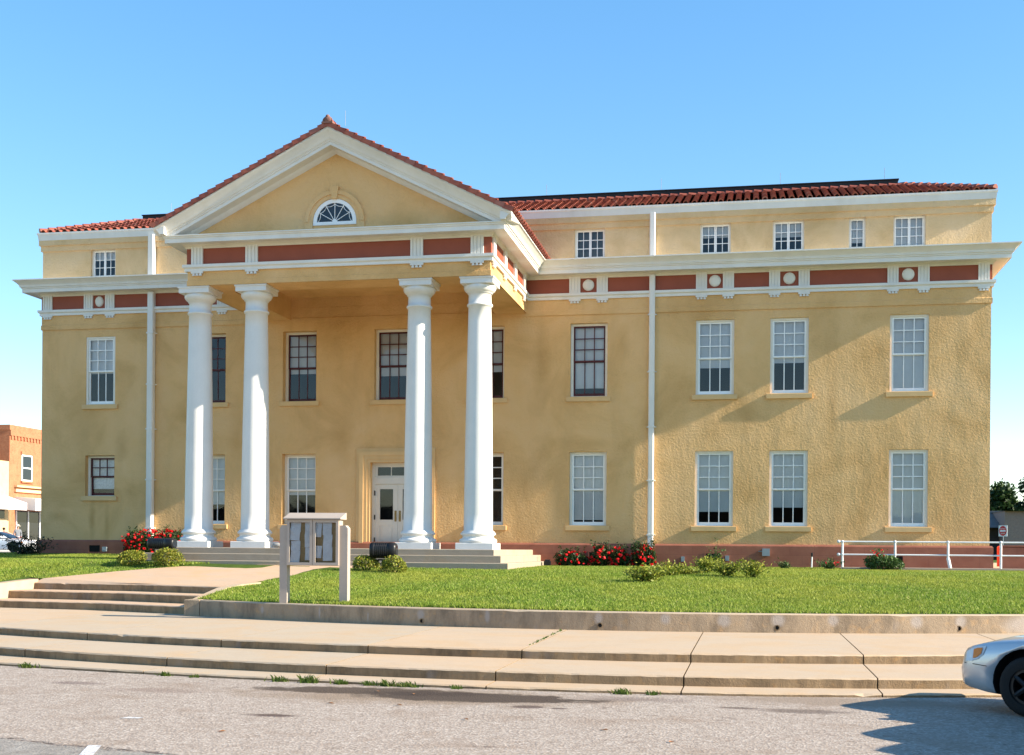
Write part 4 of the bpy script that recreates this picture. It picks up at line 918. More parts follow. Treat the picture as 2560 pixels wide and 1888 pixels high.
for x,z,w_,h_,a,lab in [(-9.08,2.20,.22,.2,.02,'paper notice at the top of the left door, left column'),(-9.10,2.05,.22,.24,-.04,'wide tilted paper below the top one in the left column'),(-9.08,1.82,.20,.20,.05,'third paper down in the left column, its corner folded'),(-9.09,1.60,.20,.25,-.05,'bottom paper of the left column in the left door'),
      (-8.82,2.18,.13,.26,.01,'narrow top paper in the right column of the left door'),(-8.83,1.93,.12,.27,.03,'narrow middle paper in the right column of the left door'),(-8.82,1.66,.12,.26,-.02,'narrow bottom paper in the right column of the left door'),
      (-8.60,2.15,.15,.30,-.05,'crinkled top left paper in the right door'),(-8.41,2.17,.19,.25,.02,'wide top right paper in the right door'),(-8.40,1.92,.19,.27,-.02,'middle right paper in the right door'),(-8.40,1.66,.20,.28,.03,'bottom right paper in the right door'),(-8.61,1.70,.17,.25,-.03,'lower left paper in the right door above the bare cork')]:
    q=MB(); n=4; c_,s_=math.cos(a),math.sin(a); fr_=[(i/n-.5) for i in range(n+1)]
    y0=-15.052-random.random()*.006
    for i in range(n):
        for j in range(n):
            P=[]
            for u,v in ((fr_[i],fr_[j]),(fr_[i+1],fr_[j]),(fr_[i+1],fr_[j+1]),(fr_[i],fr_[j+1])):
                bx=-(.02+.012*math.sin(x*40))*abs(u*2)**2*max(0,.5-v)+-.006*math.sin(6*u+8*v+x*9); P.append((x+u*w_*c_-v*h_*s_,y0+bx,z+u*w_*s_+v*h_*c_))
            q.add(P,[(0,1,2,3)])
    tag(q.build('paper_notice',M['paper'],None,(x,y0,z)),lab,'paper',PG)

# ------------------------------------------------------------------ floodlights
def flood(label,cx,cy,z0,w_,h_,ang):
    t=thing('floodlight',label,'floodlight',(cx,cy,z0-.3),'black floodlights on the lawn aimed at the portico'); zc_=z0+h_/2; rr=h_/2; org=(cx,cy,z0-.3)
    q=MB(); q.smooth=True; n=22; P=[(-.5,.80),(-.49,.90),(-.45,.97),(-.4,1.0)]
    for k in range(7): u=-.28+.075*k; P+=[(u-.025,1.0),(u-.02,.955),(u+.005,.955),(u+.01,1.0)]
    P+=[(.30,1.0),(.40,.96),(.47,.85),(.5,.7)]
    v=[]
    for u,rad in P:
        for k in range(n):
            an=2*math.pi*k/n; ca,sa=math.cos(an),math.sin(an); e=abs(ca)**.7*(1 if ca>0 else -1),abs(sa)**.7*(1 if sa>0 else -1); v.append((u*w_,rr*rad*e[0],rr*rad*e[1]))
    f=[(i*n+k,i*n+(k+1)%n,(i+1)*n+(k+1)%n,(i+1)*n+k) for i in range(len(P)-1) for k in range(n)]+[tuple(reversed(range(n))),tuple(range((len(P)-1)*n,len(P)*n))]
    c_,s_=math.cos(ang),math.sin(ang); q.add([(cx+x*c_-y*s_,cy+x*s_+y*c_,zc_+z) for x,y,z in v],f); q.build('housing',M['black_metal'],t,org)
    q=MB(); q.tube([(cx-.02,cy,z0-.32),(cx-.02,cy,z0-.05)],.035,10); q.box(cx-.15,cx+.15,cy-.04,cy+.04,z0-.06,z0-.02); q.box(cx-.12,cx+.12,cy-.1,cy+.1,z0-.33,z0-.29); q.build('stand',M['black_metal'],t,org)
    q=MB(); q.add([(cx+c_*.505*w_+(-y)*s_,cy+s_*.505*w_+y*c_,zc_+z) for y,z in [(rr*.62*math.cos(2*math.pi*k/16),rr*.62*math.sin(2*math.pi*k/16)) for k in range(16)]],[tuple(range(16))]); q.build('lens',M['dark_glass'],t,org)
flood('black barrel floodlight between the left box shrubs and the rose bush',-16.17,-6.9,1.70,.84,.32,R(-10))
flood('black barrel floodlight standing behind the ball shrub right of the notice board',-9.28,-8.3,1.52,.69,.42,R(4))

# ------------------------------------------------------------------ railing, ramp, standpipe
RL=thing('railing','white two bar pipe railing along the ramp at the right','railing',(5,-1.4,1.3))
for x,zb_ in ((2.69,1.2),(4.18,1.2),(5.66,1.2),(7.11,1.3),(8.6,1.3),(10.1,1.3)):
    q=MB()
    if x==5.66: q.tube([(x,-1.4,2.08),(x,-1.4,1.62),(x+.02,-1.42,1.5)],.034,10); q.tube([(x,-1.4,1.62),(x+.03,-1.44,1.45),(x+.07,-1.5,1.2)],.05,8)
    else: q.tube([(x,-1.4,2.08),(x,-1.4,zb_)],.034,10)
    q.smooth=True; q.ball((x,-1.4,2.08),.045,10,8); q.ball((x,-1.4,1.70),.045,10,8); q.build('post',M['pipe_white'],RL,(x,-1.4,1.3))
for z in (2.08,1.70):
    q=MB(); q.tube([(2.58,-1.4,z),(10.1,-1.4,z)],.024,10); q.ball((2.58,-1.4,z),.05,10,8); q.build('rail',M['pipe_white'],RL,(5,-1.4,z))
q=MB(); q.box(2.68,16,-1.62,-1.3,1.0,1.33,.012); q.box(2.68,16,-1.3,-.1,1.0,1.30); q.box(2.9,16,-2.15,-1.62,1.0,1.245)
struct(q.build('ramp',[M['platform']]))
q=MB(); q.tube([(1.86,-.3,1.2),(1.87,-.3,1.62)],.022,8); q.mi=1; q.tube([(1.87,-.3,1.62),(1.87,-.3,1.71)],.03,8); q.ball((1.87,-.3,1.72),.03,8,6); tag(q.build('standpipe',[M['pipe_white'],M['black_metal']],None,(1.86,-.3,1.2)),'short white standpipe with a dark cap left of the railing','pipe')
q=MB(); q.box(-6.22,-6.02,-1.55,-1.35,1.2,1.42,.01); q.tube([(-6.2,-1.45,1.42),(-6.04,-1.45,1.42)],.05,8); tag(q.build('ground_box',M['black_metal'],None,(-6.1,-1.4,1.2)),'small dark box at the foot of the portico steps beside the roses','box')
q=MB(); q.smooth=True; q.ball((-13.28,-5.6,1.84),.1,9,6,(1.6,.7,.7)); q.smooth=False; tag(q.build('doorstop_stone',M['stone_grey'],None,(-13.28,-5.6,1.77)),'grey stone lying on the portico floor beside the second column','stone')
# low red wall beyond the corner
q=MB(); q.box(7.42,15,-.05,.25,1.3,1.97,.03); q.box(7.4,15,-.08,.28,1.97,2.01); tag(q.build('low_wall',M['plinth'],None,(9,0,1.3)),'low red block wall beyond the right corner of the courthouse','wall')
q=MB(); q.box(7.2,12,.3,20,1.1,1.32); struct(q.build('pavement',M['path']))
q=MB(); q.lathe([(.075,1.25),(.075,1.95),(.06,2.0),(.0,2.02)],8.28,5.0,12,False); tag(q.build('bollard',stained('post_red',(.55,.05,.03,1),.08,4,.5),None,(8.28,5,1.3)),'short red post behind the railing beyond the courthouse corner','post')
# do not enter sign
SX,SY=18.0,55.0
SG=thing('traffic_sign','white square sign with a red no entry disc beyond the right corner','sign',(SX,SY,1.1)); ry=R(-55)
def srot(p): x,y,z=p; return (SX+x*math.cos(ry)-y*math.sin(ry),SY+x*math.sin(ry)+y*math.cos(ry),z)
m_w=stained('sign_white',(.8,.8,.8,1),.02,3,.4,fine=0); m_r=stained('sign_red',(.6,.02,.025,1),.03,3,.4,fine=0)
def sgn(mb,name,mat):
    mb.v=[srot(p_) for p_ in mb.v]; return mb.build(name,mat,SG,(SX,SY,1.1))
zc_=3.35
q=MB(); q.box(-.40,.40,-.01,.01,zc_-.40,zc_+.40); sgn(q,'panel',m_w)
q=MB(); disc(q,(0,-.014,zc_),.36,28); sgn(q,'disc',m_r)
q=MB(); q.box(-.26,.26,-.02,-.016,zc_-.055,zc_+.055); sgn(q,'bar',m_w)
q=MB(); q.tube([(0,.03,1.0),(0,.03,zc_+.3)],.03,8); sgn(q,'pole',M['galv'])
def text_mesh(txt,size,name,mat,parent,org,fn):
    cu_=bpy.data.curves.new(name,'FONT'); cu_.body=txt; cu_.size=size; cu_.align_x='CENTER'; cu_.extrude=.002
    o=bpy.data.objects.new(name+'_tmp',cu_); COL.objects.link(o); dg=bpy.context.evaluated_depsgraph_get(); me_=bpy.data.meshes.new_from_object(o.evaluated_get(dg)); bpy.data.objects.remove(o)
    for v in me_.vertices: v.co=Vector(fn((v.co.x,v.co.y,v.co.z)))-Vector(org)
    me_.name=name; me_.materials.clear(); me_.materials.append(mat); return link(bpy.data.objects.new(name,me_),parent,org)
for tx_,z in (('DO NOT',zc_+.11),('ENTER',zc_-.23)): text_mesh(tx_,.13,'lettering',m_w,SG,(SX,SY,1.1),lambda p_,z=z:srot((p_[0],-.018-p_[2],z+p_[1])))

# ------------------------------------------------------------------ houses and trees beyond the right corner
m_sh=stained('grey_shingle',(.17,.15,.14,1),.15,3,.9,.3,12,.03); m_pb=stained('pink_brick',(.30,.205,.17,1),.12,6,.9,.3,14,.03); m_dk=stained('eave_recess_shade',(.055,.045,.045,1),.1,3,.8)
HS=thing('house','low pinkish brown brick house with grey shingle roof beyond the right corner','house',(26,75,1.1)); ho=(26,75,1.1)
q=MB(); q.box(14.5,21.8,76.5,86,1.0,3.98); q.build('wall',m_dk,HS,ho)  # recess under the eave: its shade is put into the wall colour
q=MB(); q.prism([(75.2,3.98),(80,5.5),(86.6,3.98)],7.6,'x',14.2); q.build('roof',m_sh,HS,ho)
q=MB(); q.box(21.8,48,74,86,1.0,5.4); q.build('brick_wing',m_pb,HS,ho)
q=MB(); q.prism([(73.6,5.4),(80,5.6),(86.6,5.4)],26.6,'x',21.7); q.build('wing_roof',m_sh,HS,ho)
q=MB(); q.box(17.6,18.2,76.46,76.5,2.0,3.3); q.build('window',M['casing'],HS,ho)
def tree(label,x,y,z,h,rw_,n,sz):
    t=thing('tree',label,'tree',(x,y,z),'dense green trees behind the low house'); q=MB(); q.tube([(x,y,z-.2),(x+.1,y,z+h*.3),(x-.1,y,z+h*.6),(x,y,z+h*.85)],[h*.03,h*.024,h*.015,h*.006],8)
    for k in range(7):
        a=k*.9; q.tube([(x,y,z+h*(.3+.06*k)),(x+rw_*.35*math.cos(a),y+rw_*.35*math.sin(a),z+h*(.42+.06*k)),(x+rw_*.7*math.cos(a),y+rw_*.7*math.sin(a),z+h*(.5+.06*k))],[h*.01,h*.007,h*.003],5)
    q.build('trunk',M['bark'],t,(x,y,z)); mb=MB(); per=n//16
    for k in range(16):
        a=rng.uniform(0,6.28); rr=rng.uniform(0,.68)*rw_; zz=z+h*rng.uniform(.38,.86); k_=1-.45*abs((zz-z)/h-.55)/.4
        mb.leaves(blob_pts((x+rr*k_*math.cos(a),y+rr*k_*math.sin(a),zz),(rw_*.40,rw_*.40,h*.15),per,.35,-1),sz,.3,.2,.6)
    mb.build('crown',M['tree_leaf'],t,(x,y,z))
for i,(x,y,h,w_,lab) in enumerate([(23.6,97,7.6,2.2,'leftmost tree behind the low house, peeping past the courthouse corner'),(26.6,100,8.5,3.3,'second green tree from the corner, behind the low house'),(30.5,101,9.4,3.6,'tall dense tree at the right edge behind the low house'),(35,104,10.2,4,'darkest tree farthest to the right behind the low house')]): tree(lab,x,y,1.1,h,w_,5200,.42)

# ------------------------------------------------------------------ side street, shops, cars, people at far left
q=MB(); q.quad((-59,-6,1.27),(-27,-6,1.27),(-27,140,1.27),(-59,140,1.27)); q.box(-62,-56.3,30,140,1.2,1.42); struct(q.build('side_street',M['street']))
m_br=NT('brick_orange'); bt=m_br.node('ShaderNodeTexBrick'); bt.inputs['Scale'].default_value=4; bt.inputs['Color1'].default_value=(.36,.115,.05,1); bt.inputs['Color2'].default_value=(.45,.165,.08,1); bt.inputs['Mortar'].default_value=(.42,.27,.18,1); bt.inputs['Mortar Size'].default_value=.012
cb=m_br.node('ShaderNodeCombineXYZ'); g_=m_br.node('ShaderNodeNewGeometry'); sp=m_br.node('ShaderNodeSeparateXYZ'); m_br.l.new(g_.outputs['Position'],sp.inputs[0]); m_br.l.new(m_br.math('ADD',sp.outputs[0],sp.outputs[1]),cb.inputs[0]); m_br.l.new(sp.outputs[2],cb.inputs[1]); m_br.l.new(cb.outputs[0],bt.inputs['Vector'])
m_br.color(m_br.mix(.4,bt.outputs['Color'],m_br.ramp(m_br.noise(2.5,6,.7),[(.3,(.27,.085,.045,1)),(.7,(.52,.25,.13,1))]))).rough(.85,.2); m_br.bump(bt.outputs['Fac'],.3,-.01); m_brick=m_br.mat
m_yb=stained('yellow_brick',(.60,.44,.24,1),.1,3,.85,.2,20,.01); m_aw=stained('awning_white',(.75,.74,.72,1),.04,2,.6,fine=.02)
FX=-59.5
BB=thing('brick_shop','two storey orange brick shop with corbelled cornice across the side street','building',(FX-6,60,1.3)); bo=(FX-6,60,1.3)
q=MB(); q.box(FX-14,FX,51.65,68,1.0,11.5); q.box(FX-14,FX+.05,51.6,68,11.2,11.62); q.build('wall',m_brick,BB,bo)
q=MB(); q.box(FX,FX+.12,51.65,68,10.75,11.2)
for k in range(36): y=51.8+k*.45; q.box(FX,FX+.10,y,y+.2,10.45,10.75)
q.build('corbel_cornice',m_brick,BB,bo)
for y0 in (53.3,57.3,61.3):
    q=MB(); q.box(FX-.02,FX+.06,y0,y0+1.5,7.1,9.3); v0=len(q.v); WN=q.build('window',M['sash_white'],BB,(FX,y0,7))
    q=MB(); q.quad((FX+.065,y0+.12,7.22),(FX+.065,y0+1.38,7.22),(FX+.065,y0+1.38,8.15),(FX+.065,y0+.12,8.15)); q.quad((FX+.065,y0+.12,8.25),(FX+.065,y0+1.38,8.25),(FX+.065,y0+1.38,9.18),(FX+.065,y0+.12,9.18)); q.build('glass_pane',M['dark_glass'],WN,(FX,y0,7))
    q=MB(); q.box(FX,FX+.1,y0-.1,y0+1.6,9.3,9.55); q.box(FX,FX+.14,y0-.1,y0+1.6,6.95,7.1); q.build('lintel',m_brick,WN,(FX,y0,7))
q=MB(); q.box(FX,FX+.3,52.3,66,6.55,6.7); q.box(FX,FX+.2,52.3,66,6.15,6.4); q.build('ledge',m_yb,BB,bo)
q=MB(); q.prism([(FX,5.75),(FX+1.9,5.6),(FX+1.9,4.6),(FX,4.75)],14,'y',52.4); q.build('awning',m_aw,BB,bo)
q=MB(); q.box(FX,FX+.05,52.5,66,1.4,2.2); q.build('bulkhead',m_aw,BB,bo)
q=MB(); q.box(FX,FX+.03,52.5,66,2.2,4.6); SF=q.build('shopfront_glass',M['dark_glass'],BB,bo)
for y in (52.5,54.2,55.9,57.6,59.3): q=MB(); q.box(FX+.03,FX+.1,y,y+.12,2.2,4.6); q.build('mullion',m_aw,SF,(FX,y,2.2))
YBD=thing('yellow_shop','lower pale yellow brick shop beside the orange brick one','building',(FX-6,44,1.3)); yo=(FX-6,44,1.3)
q=MB(); q.box(FX-14,FX,36,51.6,1.0,8.6); q.build('wall',m_yb,YBD,yo)
q=MB(); q.prism([(FX,5.75),(FX+1.7,5.2),(FX+1.7,4.6),(FX,4.75)],14.5,'y',37); q.build('awning',m_aw,YBD,yo)
q=MB(); q.box(FX,FX+.03,38,51,1.6,4.6); q.build('shopfront_glass',M['dark_glass'],YBD,yo)
q=MB(); q.box(FX+.03,FX+.08,49.8,51.2,1.5,3.9); q.box(FX+.03,FX+.1,38,49.8,3.9,4.6); q.build('panel',m_yb,YBD,yo)

# ---- cars
def paint(name,c,metal=.35):
    m=NT(name); m.color(c).rough(.28,.5); m.b.inputs['Metallic'].default_value=metal; m.b.inputs['Coat Weight'].default_value=.6; m.b.inputs['Coat Roughness'].default_value=.05
    return m.mat
m_tyre=stained('tyre',(.012,.012,.012,1),.1,8,.8); m_rim=stained('rim',(.014,.014,.015,1),.1,8,.4); m_lamp=NT('headlamp'); m_lamp.color((.6,.62,.64,1)).rough(.1,.6); m_lamp=m_lamp.mat
m_amb=stained('amber_lens',(.75,.22,.02,1),.05,5,.2); m_under=stained('wheel_well',(.006,.006,.007,1),0,1,.9,fine=0); m_cg=NT('car_glass'); m_cg.color((.015,.02,.025,1)).rough(.05,.7); m_cg=m_cg.mat
def car(label,loc,rz,pm,group=None,coupe=False,cat='car'):
    """nose towards local -X"""
    T=thing('parked_car',label,cat,loc,group); T.rotation_euler=(0,0,rz)
    Lh,Wh=2.28,.875
    # lower body stations: x, z bottom, z shoulder, z centre line(top), half width, nose rounding
    ST=[(-2.28,.33,.58,.62,.62),(-2.25,.28,.645,.675,.71),(-2.19,.255,.69,.72,.765),(-2.10,.235,.725,.765,.81),(-1.97,.215,.755,.815,.84),(-1.75,.20,.79,.87,.86),(-1.45,.19,.82,.91,.87),(-1.0,.185,.85,.945,.875),(-.75,.185,.87,.965,.875),(-.2,.18,.89,.97,.875),(.5,.18,.90,.97,.875),(1.1,.18,.91,.975,.875),(1.5,.19,.92,.99,.87),(1.8,.21,.92,.99,.855),(2.0,.25,.90,.98,.82),(2.15,.30,.84,.93,.75),(2.22,.36,.74,.8,.66),(2.26,.42,.62,.68,.56)]
    q=MB(); q.smooth=True; K=0; rows=[]
    for x,zb_,zs,zt_,hw in ST:
        zm=zb_+(zs-zb_)*.52; half=[(0,zb_),(hw*.80,zb_),(hw*.945,zb_+.03),(hw*.985,zb_+.13),(hw*1.0,zm),(hw*.992,zm+(zs-zm)*.55),(hw*.965,zs-.02),(hw*.93,zs+.012),(hw*.80,zs+(zt_-zs)*.45),(hw*.45,zs+(zt_-zs)*.88),(0,zt_)]
        bo=lambda k:x-(.022*clampx((-1.75-x)/.35,0,1) if k in (2,3,4) else .0); half3=[(bo(k),a,b_) for k,(a,b_) in enumerate(half)]
        rows.append([(X_,-a,b_) for X_,a,b_ in half3]+[(X_,a,b_) for X_,a,b_ in half3[-2:0:-1]])
    n=len(rows[0]); q.v=[p_ for r_ in rows for p_ in r_]
    for i in range(len(rows)-1):
        for k in range(n): q.f.append((i*n+k,i*n+(k+1)%n,(i+1)*n+(k+1)%n,(i+1)*n+k)); q.m.append(0); q.sm.append(True)
    q.f+=[tuple(reversed(range(n))),tuple(range((len(rows)-1)*n,len(rows)*n))]; q.m+=[0,0]; q.sm+=[False,False]
    body=q.build('body',[pm,m_under],None); COL.objects.unlink(body); me_=body.data
    # wheel arches cut out of the shell
    ct=MB()
    for xw in (-1.41,1.36):
        for s_ in (-1,1):
            nn=28; ring=[(xw+.40*math.cos(2*math.pi*k/nn),.35+.40*math.sin(2*math.pi*k/nn)) for k in range(nn)]
            ct.prism(ring,.42*(1 if s_>0 else -1),'y',.62*s_)
    ct.mi=0; cutter=ct.build('cutter',[m_under]); 
    import bmesh
    for ob in (cutter,):
        b_=bmesh.new(); b_.from_mesh(ob.data); bmesh.ops.recalc_face_normals(b_,faces=b_.faces); b_.to_mesh(ob.data); b_.free()
    b_=bmesh.new(); b_.from_mesh(me_); bmesh.ops.recalc_face_normals(b_,faces=b_.faces); b_.to_mesh(me_); b_.free()
    COL.objects.link(body); md=body.modifiers.new('arch','BOOLEAN'); md.object=cutter; md.operation='DIFFERENCE'; md.solver='EXACT'; md.material_mode='TRANSFER'
    dg=bpy.context.evaluated_depsgraph_get(); dg.update(); nm=bpy.data.meshes.new_from_object(body.evaluated_get(dg)); body.modifiers.clear(); body.data=nm; nm.name='body'
    bpy.data.objects.remove(cutter); body.parent=T; body.location=(0,0,0); WO[body]=WO[T]
    def cp(mb,name,mat,par=None):
        o=mb.build(name,mat); o.parent=par or T; o.location=(0,0,0); return o
    from mathutils.bvhtree import BVHTree
    bb=bmesh.new(); bb.from_mesh(nm); bvh=BVHTree.FromBMesh(bb); bb.free()
    # greenhouse
    top=1.40 if not coupe else 1.33; gs=[(-.95,.955,.955,.80),(-.62,.96,1.14,.74),(-.15,.97,top-.05,.665),(.25,.97,top,.65),(.75,.97,top-.02,.64),(1.15,.97,top-.13,.66),(1.55,.98,1.10,.72),(1.82,.98,.985,.76)]
    q=MB(); q.smooth=True; rows=[]
    for x,zb_,zt_,hw in gs: rows.append([(x,-.80,zb_-.02),(x,-hw-.02,zb_+(zt_-zb_)*.6),(x,-hw*.94,zt_-.03*(zt_>1.1)),(x,-hw*.6,zt_),(x,0,zt_+.012),(x,hw*.6,zt_),(x,hw*.94,zt_-.03*(zt_>1.1)),(x,hw+.02,zb_+(zt_-zb_)*.6),(x,.80,zb_-.02)])
    n=9; q.v=[p_ for r_ in rows for p_ in r_]
    for i in range(len(rows)-1):
        for k in range(n-1):
            gl_=(k in (0,1,6,7) and 1<=i<=5) or (i in (0,1) and k in (2,3,4,5)) or (i in (5,6) and k in (2,3,4,5))
            q.f.append((i*n+k,(i+1)*n+k,(i+1)*n+k+1,i*n+k+1)); q.m.append(1 if gl_ else 0); q.sm.append(True)
    cp(q,'cabin',[pm,m_cg])
    for s_ in (-1,1):
        q=MB()
        for x in (-.12,.62,1.32): q.box(x-.03,x+.03,min(s_*.70,s_*.78),max(s_*.70,s_*.78),.97,1.22 if x<1 else 1.1)
        cp(q,'window_pillar',pm)
        q=MB(); q.smooth=True; q.ball((-.62,s_*.95,1.02),.1,10,8,(.6,.9,.65)); q.tube([(-.62,s_*.82,.98),(-.62,s_*.9,1.0)],.03,6); cp(q,'wing_mirror',pm)
        for xw in (-1.41,1.36):
            w_=MB(); w_.smooth=True; pr=[(.20,-.10),(.27,-.11),(.315,-.095),(.33,-.06),(.33,.06),(.315,.095),(.27,.11),(.20,.10)]; nn=28
            for k in range(nn):
                an=2*math.pi*k/nn
                for r_,y_ in pr: w_.v.append((xw+r_*math.cos(an),s_*.76+y_,.33+r_*math.sin(an)))
            for k in range(nn):
                for j in range(len(pr)-1): w_.f.append((k*8+j,((k+1)%nn)*8+j,((k+1)%nn)*8+j+1,k*8+j+1)); w_.m.append(0); w_.sm.append(True)
            WH=cp(w_,'wheel',m_tyre)
            r_=MB(); ring_y(r_,xw,s_*.76-.08,s_*.76+.08,.33,.165,.21,28)
            for k in range(5):
                an=2*math.pi*k/5; r_.tube([(xw,s_*.83,.33),(xw+.18*math.cos(an),s_*.82,.33+.18*math.sin(an))],.03,6)
            r_.tube([(xw,s_*.70,.33),(xw,s_*.845,.33)],.05,10); cp(r_,'rim',m_rim,WH)
        def on_body(x,z,off):
            h=bvh.ray_cast(Vector((x,s_*2.0,z)),Vector((0,-s_,0)))
            if h[0] is None: h=bvh.ray_cast(Vector((-4,s_*.5,z)),Vector((1,0,0)))
            return h[0]+ (h[1] if h[1].dot(Vector((-.5,s_,0)))>0 else -h[1])*off
        def patch(poly_t,poly_b,off):
            mb=MB(); n_=len(poly_t)
            for k in range(n_-1):
                A=[on_body(*poly_t[k],off),on_body(*poly_t[k+1],off)]; B_=[on_body(*poly_b[k],off),on_body(*poly_b[k+1],off)]; mb.quad(A[0],A[1],B_[1],B_[0])
            return mb
        HL=cp(patch([(-2.17,.665),(-2.08,.71),(-1.99,.735),(-1.90,.745)],[(-2.17,.56),(-2.08,.57),(-1.99,.60),(-1.93,.65)],.008),'headlight',m_lamp)
        cp(patch([(-2.06,.70),(-2.0,.72),(-1.94,.725)],[(-2.06,.60),(-2.0,.62),(-1.95,.66)],.014),'side_marker',m_amb,HL)
        cp(patch([(-2.2,.545),(-2.05,.54),(-1.95,.535),(-1.88,.53)],[(-2.2,.537),(-2.05,.532),(-1.95,.527),(-1.88,.522)],.004),'seam',m_under)
        q=MB(); q.box(2.10,2.24,min(s_*.5,s_*.74),max(s_*.5,s_*.74),.66,.82); cp(q,'tail_light',stained('tail_red',(.4,.01,.01,1),.05,4,.3))
    q=MB(); q.box(-2.30,-2.27,-.32,.32,.50,.58); cp(q,'grille',m_under)
    return T
car('silver car cut off by the right edge, nose over the curb line','dummy' and (4.60,-24.8,0),R(-40),paint('paint_silver',(.56,.57,.58,1),.4))
car('dark car out of view beside the silver car, throwing a shadow on asphalt',(5.15,-27.0,0),R(-40),paint('paint_grey',(.1,.1,.11,1))).scale=(1,1,1.35)
car('white car parked in the side street at the far left edge',(-47.9,33.2,1.27),R(180),paint('paint_white',(.75,.76,.78,1),.0))
car('cream coupe parked behind the white car at the far left',(-46.6,40.5,1.27),R(180),paint('paint_cream',(.55,.5,.42,1),.1),None,True)

# ---- people
def person(label,loc,rz,shirt,trousers,hat=False,h=1.75,hair=None):
    T=thing('person',label,'person',loc); T.rotation_euler=(0,0,rz); k=h/1.75
    J={'pel':(0,0,.95),'sp':(0,.0,1.12),'ch':(0,-.01,1.33),'nk':(0,0,1.47),'hd':(0,-.01,1.55),'ht':(0,-.015,1.66),'sL':(.18,0,1.40),'eL':(.25,.03,1.12),'wL':(.22,-.10,.90),'hL':(.21,-.14,.82),'sR':(-.18,0,1.40),'eR':(-.27,.02,1.13),'wR':(-.25,-.04,.88),'hR':(-.24,-.06,.79),
       'kL':(.11,-.01,.50),'aL':(.12,.03,.09),'tL':(.13,-.14,.04),'kR':(-.11,-.02,.50),'aR':(-.12,.04,.09),'tR':(-.13,-.13,.04),'lL':(.10,0,.88),'lR':(-.10,0,.88)}
    RD={'pel':.15,'sp':.14,'ch':.16,'nk':.06,'hd':.085,'ht':.095,'sL':.075,'eL':.05,'wL':.035,'hL':.045,'sR':.075,'eR':.05,'wR':.035,'hR':.045,'kL':.065,'aL':.045,'tL':.045,'kR':.065,'aR':.045,'tR':.045,'lL':.10,'lR':.10}
    E=[('pel','sp'),('sp','ch'),('ch','nk'),('nk','hd'),('hd','ht'),('ch','sL'),('sL','eL'),('eL','wL'),('wL','hL'),('ch','sR'),('sR','eR'),('eR','wR'),('wR','hR'),('pel','lL'),('lL','kL'),('kL','aL'),('aL','tL'),('pel','lR'),('lR','kR'),('kR','aR'),('aR','tR')]
    ks=list(J); me_=bpy.data.meshes.new('body'); me_.from_pydata([Vector(J[a])*k for a in ks],[(ks.index(a),ks.index(b_)) for a,b_ in E],[])
    o=bpy.data.objects.new('body_tmp',me_); COL.objects.link(o); md=o.modifiers.new('skin','SKIN'); 
    for i,a in enumerate(ks): me_.skin_vertices[0].data[i].radius=(RD[a]*k,RD[a]*k*(.8 if a in('pel','sp','ch') else 1)); me_.skin_vertices[0].data[i].use_root=(a=='pel')
    sb=o.modifiers.new('sub','SUBSURF'); sb.levels=2; sb.render_levels=2
    dg=bpy.context.evaluated_depsgraph_get(); dg.update(); nm=bpy.data.meshes.new_from_object(o.evaluated_get(dg)); bpy.data.objects.remove(o); nm.name='body'
    sk=stained('skin',(.5,.28,.2,1),.05,4,.6); nm.materials.clear()
    for m_ in (stained('shirt',shirt,.08,6,.85),stained('trousers',trousers,.08,6,.85),sk,stained('shoe',(.03,.02,.02,1),.1,4,.6)): nm.materials.append(m_)
    for p_ in nm.polygons:
        c=p_.center/k; p_.use_smooth=True; p_.material_index=2 if c.z>1.47 or (c.z<.93 and abs(c.x)>.18 and c.z>.7) else 0 if c.z>.95 else 1 if c.z>.1 else 3
    b=bpy.data.objects.new('body',nm); COL.objects.link(b); b.parent=T
    q=MB(); q.smooth=True
    if hat:
        q.lathe([(.0,1.83*k),(.07,1.825*k),(.10,1.79*k),(.105,1.71*k),(.11,1.70*k),(.20,1.695*k),(.215,1.715*k),(.21,1.69*k),(.10,1.685*k)],0,-.01,20,False); o=q.build('hat',stained('straw_hat',(.66,.58,.44,1),.08,8,.8)); o.parent=T
    else: q.ball((0,.015,1.68*k),.112,14,10,(1,1.02,.95)); o=q.build('hair',stained('hair',hair or (.03,.015,.01,1),.1,10,.7)); o.parent=T
    q=MB()
    for s_ in (-1,1): q.ball((s_*.032,-.098,1.635*k),.012,6,5); 
    q.box(-.03,.03,-.10,-.09,1.565*k,1.572*k); o=q.build('eye',stained('eye_dark',(.03,.02,.02,1),0,1,.5,fine=0)); o.parent=T
    q=MB(); q.add([(0,-.125,1.60*k),(-.018,-.09,1.595*k),(.018,-.09,1.595*k),(0,-.09,1.645*k)],[(0,1,3),(0,3,2),(0,2,1)]); o=q.build('nose',sk); o.parent=T
    return T
person('person in a pale brimmed hat and grey shirt standing by the shopfront',(-52.3,41.8,1.42),R(40),(.20,.21,.23,1),(.45,.05,.05,1),True,1.78)
person('person with dark hair walking behind the parked cars left of the hatted one',(-54.4,43.3,1.42),R(150),(.42,.04,.05,1),(.05,.05,.07,1),False,1.62)
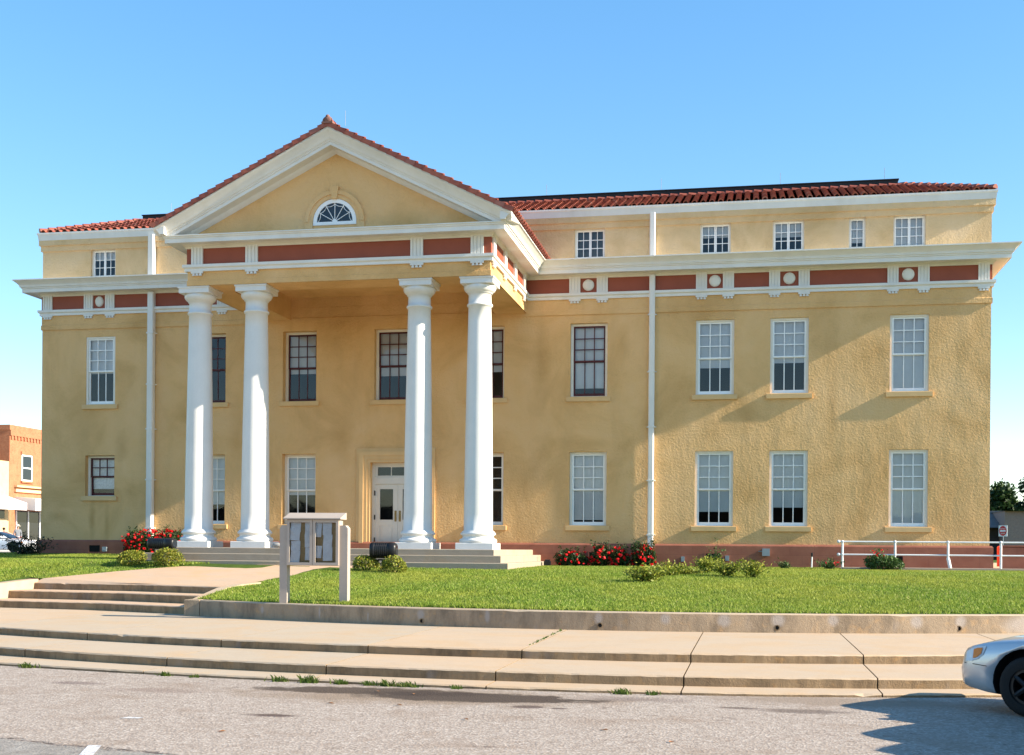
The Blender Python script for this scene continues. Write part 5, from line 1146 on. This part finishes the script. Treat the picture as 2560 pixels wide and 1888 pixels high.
# ---- bird
q=MB(); B=Vector((-29.6,4.0,15.35)); q.smooth=True; q.ball(B,.13,10,8,(1.9,.8,.75)); q.ball(B+Vector((.27,0,.06)),.07,8,6); q.smooth=False
q.add([B+Vector((.3,0,.06)),B+Vector((.40,0,.05)),B+Vector((.33,.02,.03)),B+Vector((.33,-.02,.03))],[(0,1,2),(0,3,1)])
for s_ in (-1,1): q.add([B+Vector((.12,s_*.05,.05)),B+Vector((.05,s_*.3,.16)),B+Vector((-.12,s_*.55,.04)),B+Vector((-.12,s_*.05,.04))],[(0,1,2,3)])
q.add([B+Vector((-.2,0,.03)),B+Vector((-.42,.07,.02)),B+Vector((-.42,-.07,.02))],[(0,1,2)])
q.v=[tuple(B+(Vector(p_)-B)*.36) for p_ in q.v]
bird=q.build('bird',stained('bird_dark',(.02,.018,.016,1),.1,5,.8),None,B); tag(bird,'small dark bird flying in the sky left of the courthouse','bird')
# ---- scattered dry leaves and pebbles on the road
DL=[(-4.52,-24.05,'orange dry leaf lying on the dark wet stain'),(-4.02,-24.2,'brown dry leaf on the dark stain right of the orange one'),(-4.7,-25.3,'dry leaf on the dusty edge below the stain'),(-3.9,-25.25,'dry leaf right of the one below the stain'),(-5.0,-27.6,'pale brown leaf on bare asphalt near the bottom'),(-2.9,-26.2,'dark leaf on the asphalt below the curb joint'),(-1.4,-26.6,'small dark leaf on the asphalt right of the middle'),(-.7,-27.2,'reddish leaf near the bottom edge right of the middle')]
m_dl=stained('dry_leaf',(.33,.15,.06,1),.25,10,.8)
for x,y,lab in DL:
    a=random.random()*6; q=MB(); c_,s_=math.cos(a),math.sin(a); P=[(.045,0,.012),(.01,.025,.02),(-.045,.005,.008),(.005,-.024,.018),(0,0,.007)]
    q.add([(x+u*c_-v*s_,y+u*s_+v*c_,z) for u,v,z in P],[(0,1,4),(1,2,4),(2,3,4),(3,0,4)]); tag(q.build('dry_leaf',m_dl,None,(x,y,0)),lab,'leaf','dry leaves scattered on the road')

SRW=thing('brick_shop','dark brick shop row across the street, seen only mirrored in the lower windows','building',(0,-92,0)); so_=(0,-92,0)
q=MB(); q.box(-75,-20,-104,-90,0,6.5); q.box(-20,12,-104,-90,0,7.8); q.box(12,60,-104,-90,0,5.6); q.box(-20.2,12.2,-90.2,-89.8,7.4,8.0); q.build('wall',stained('shop_brick_dark',(.10,.06,.045,1),.15,3,.85,.2,12,.02),SRW,so_)
q=MB()
for x in range(-70,58,8): q.box(x,x+5.5,-90.0,-89.9,.6,3.2)
q.build('shopfront_glass',M['dark_glass'],SRW,so_)
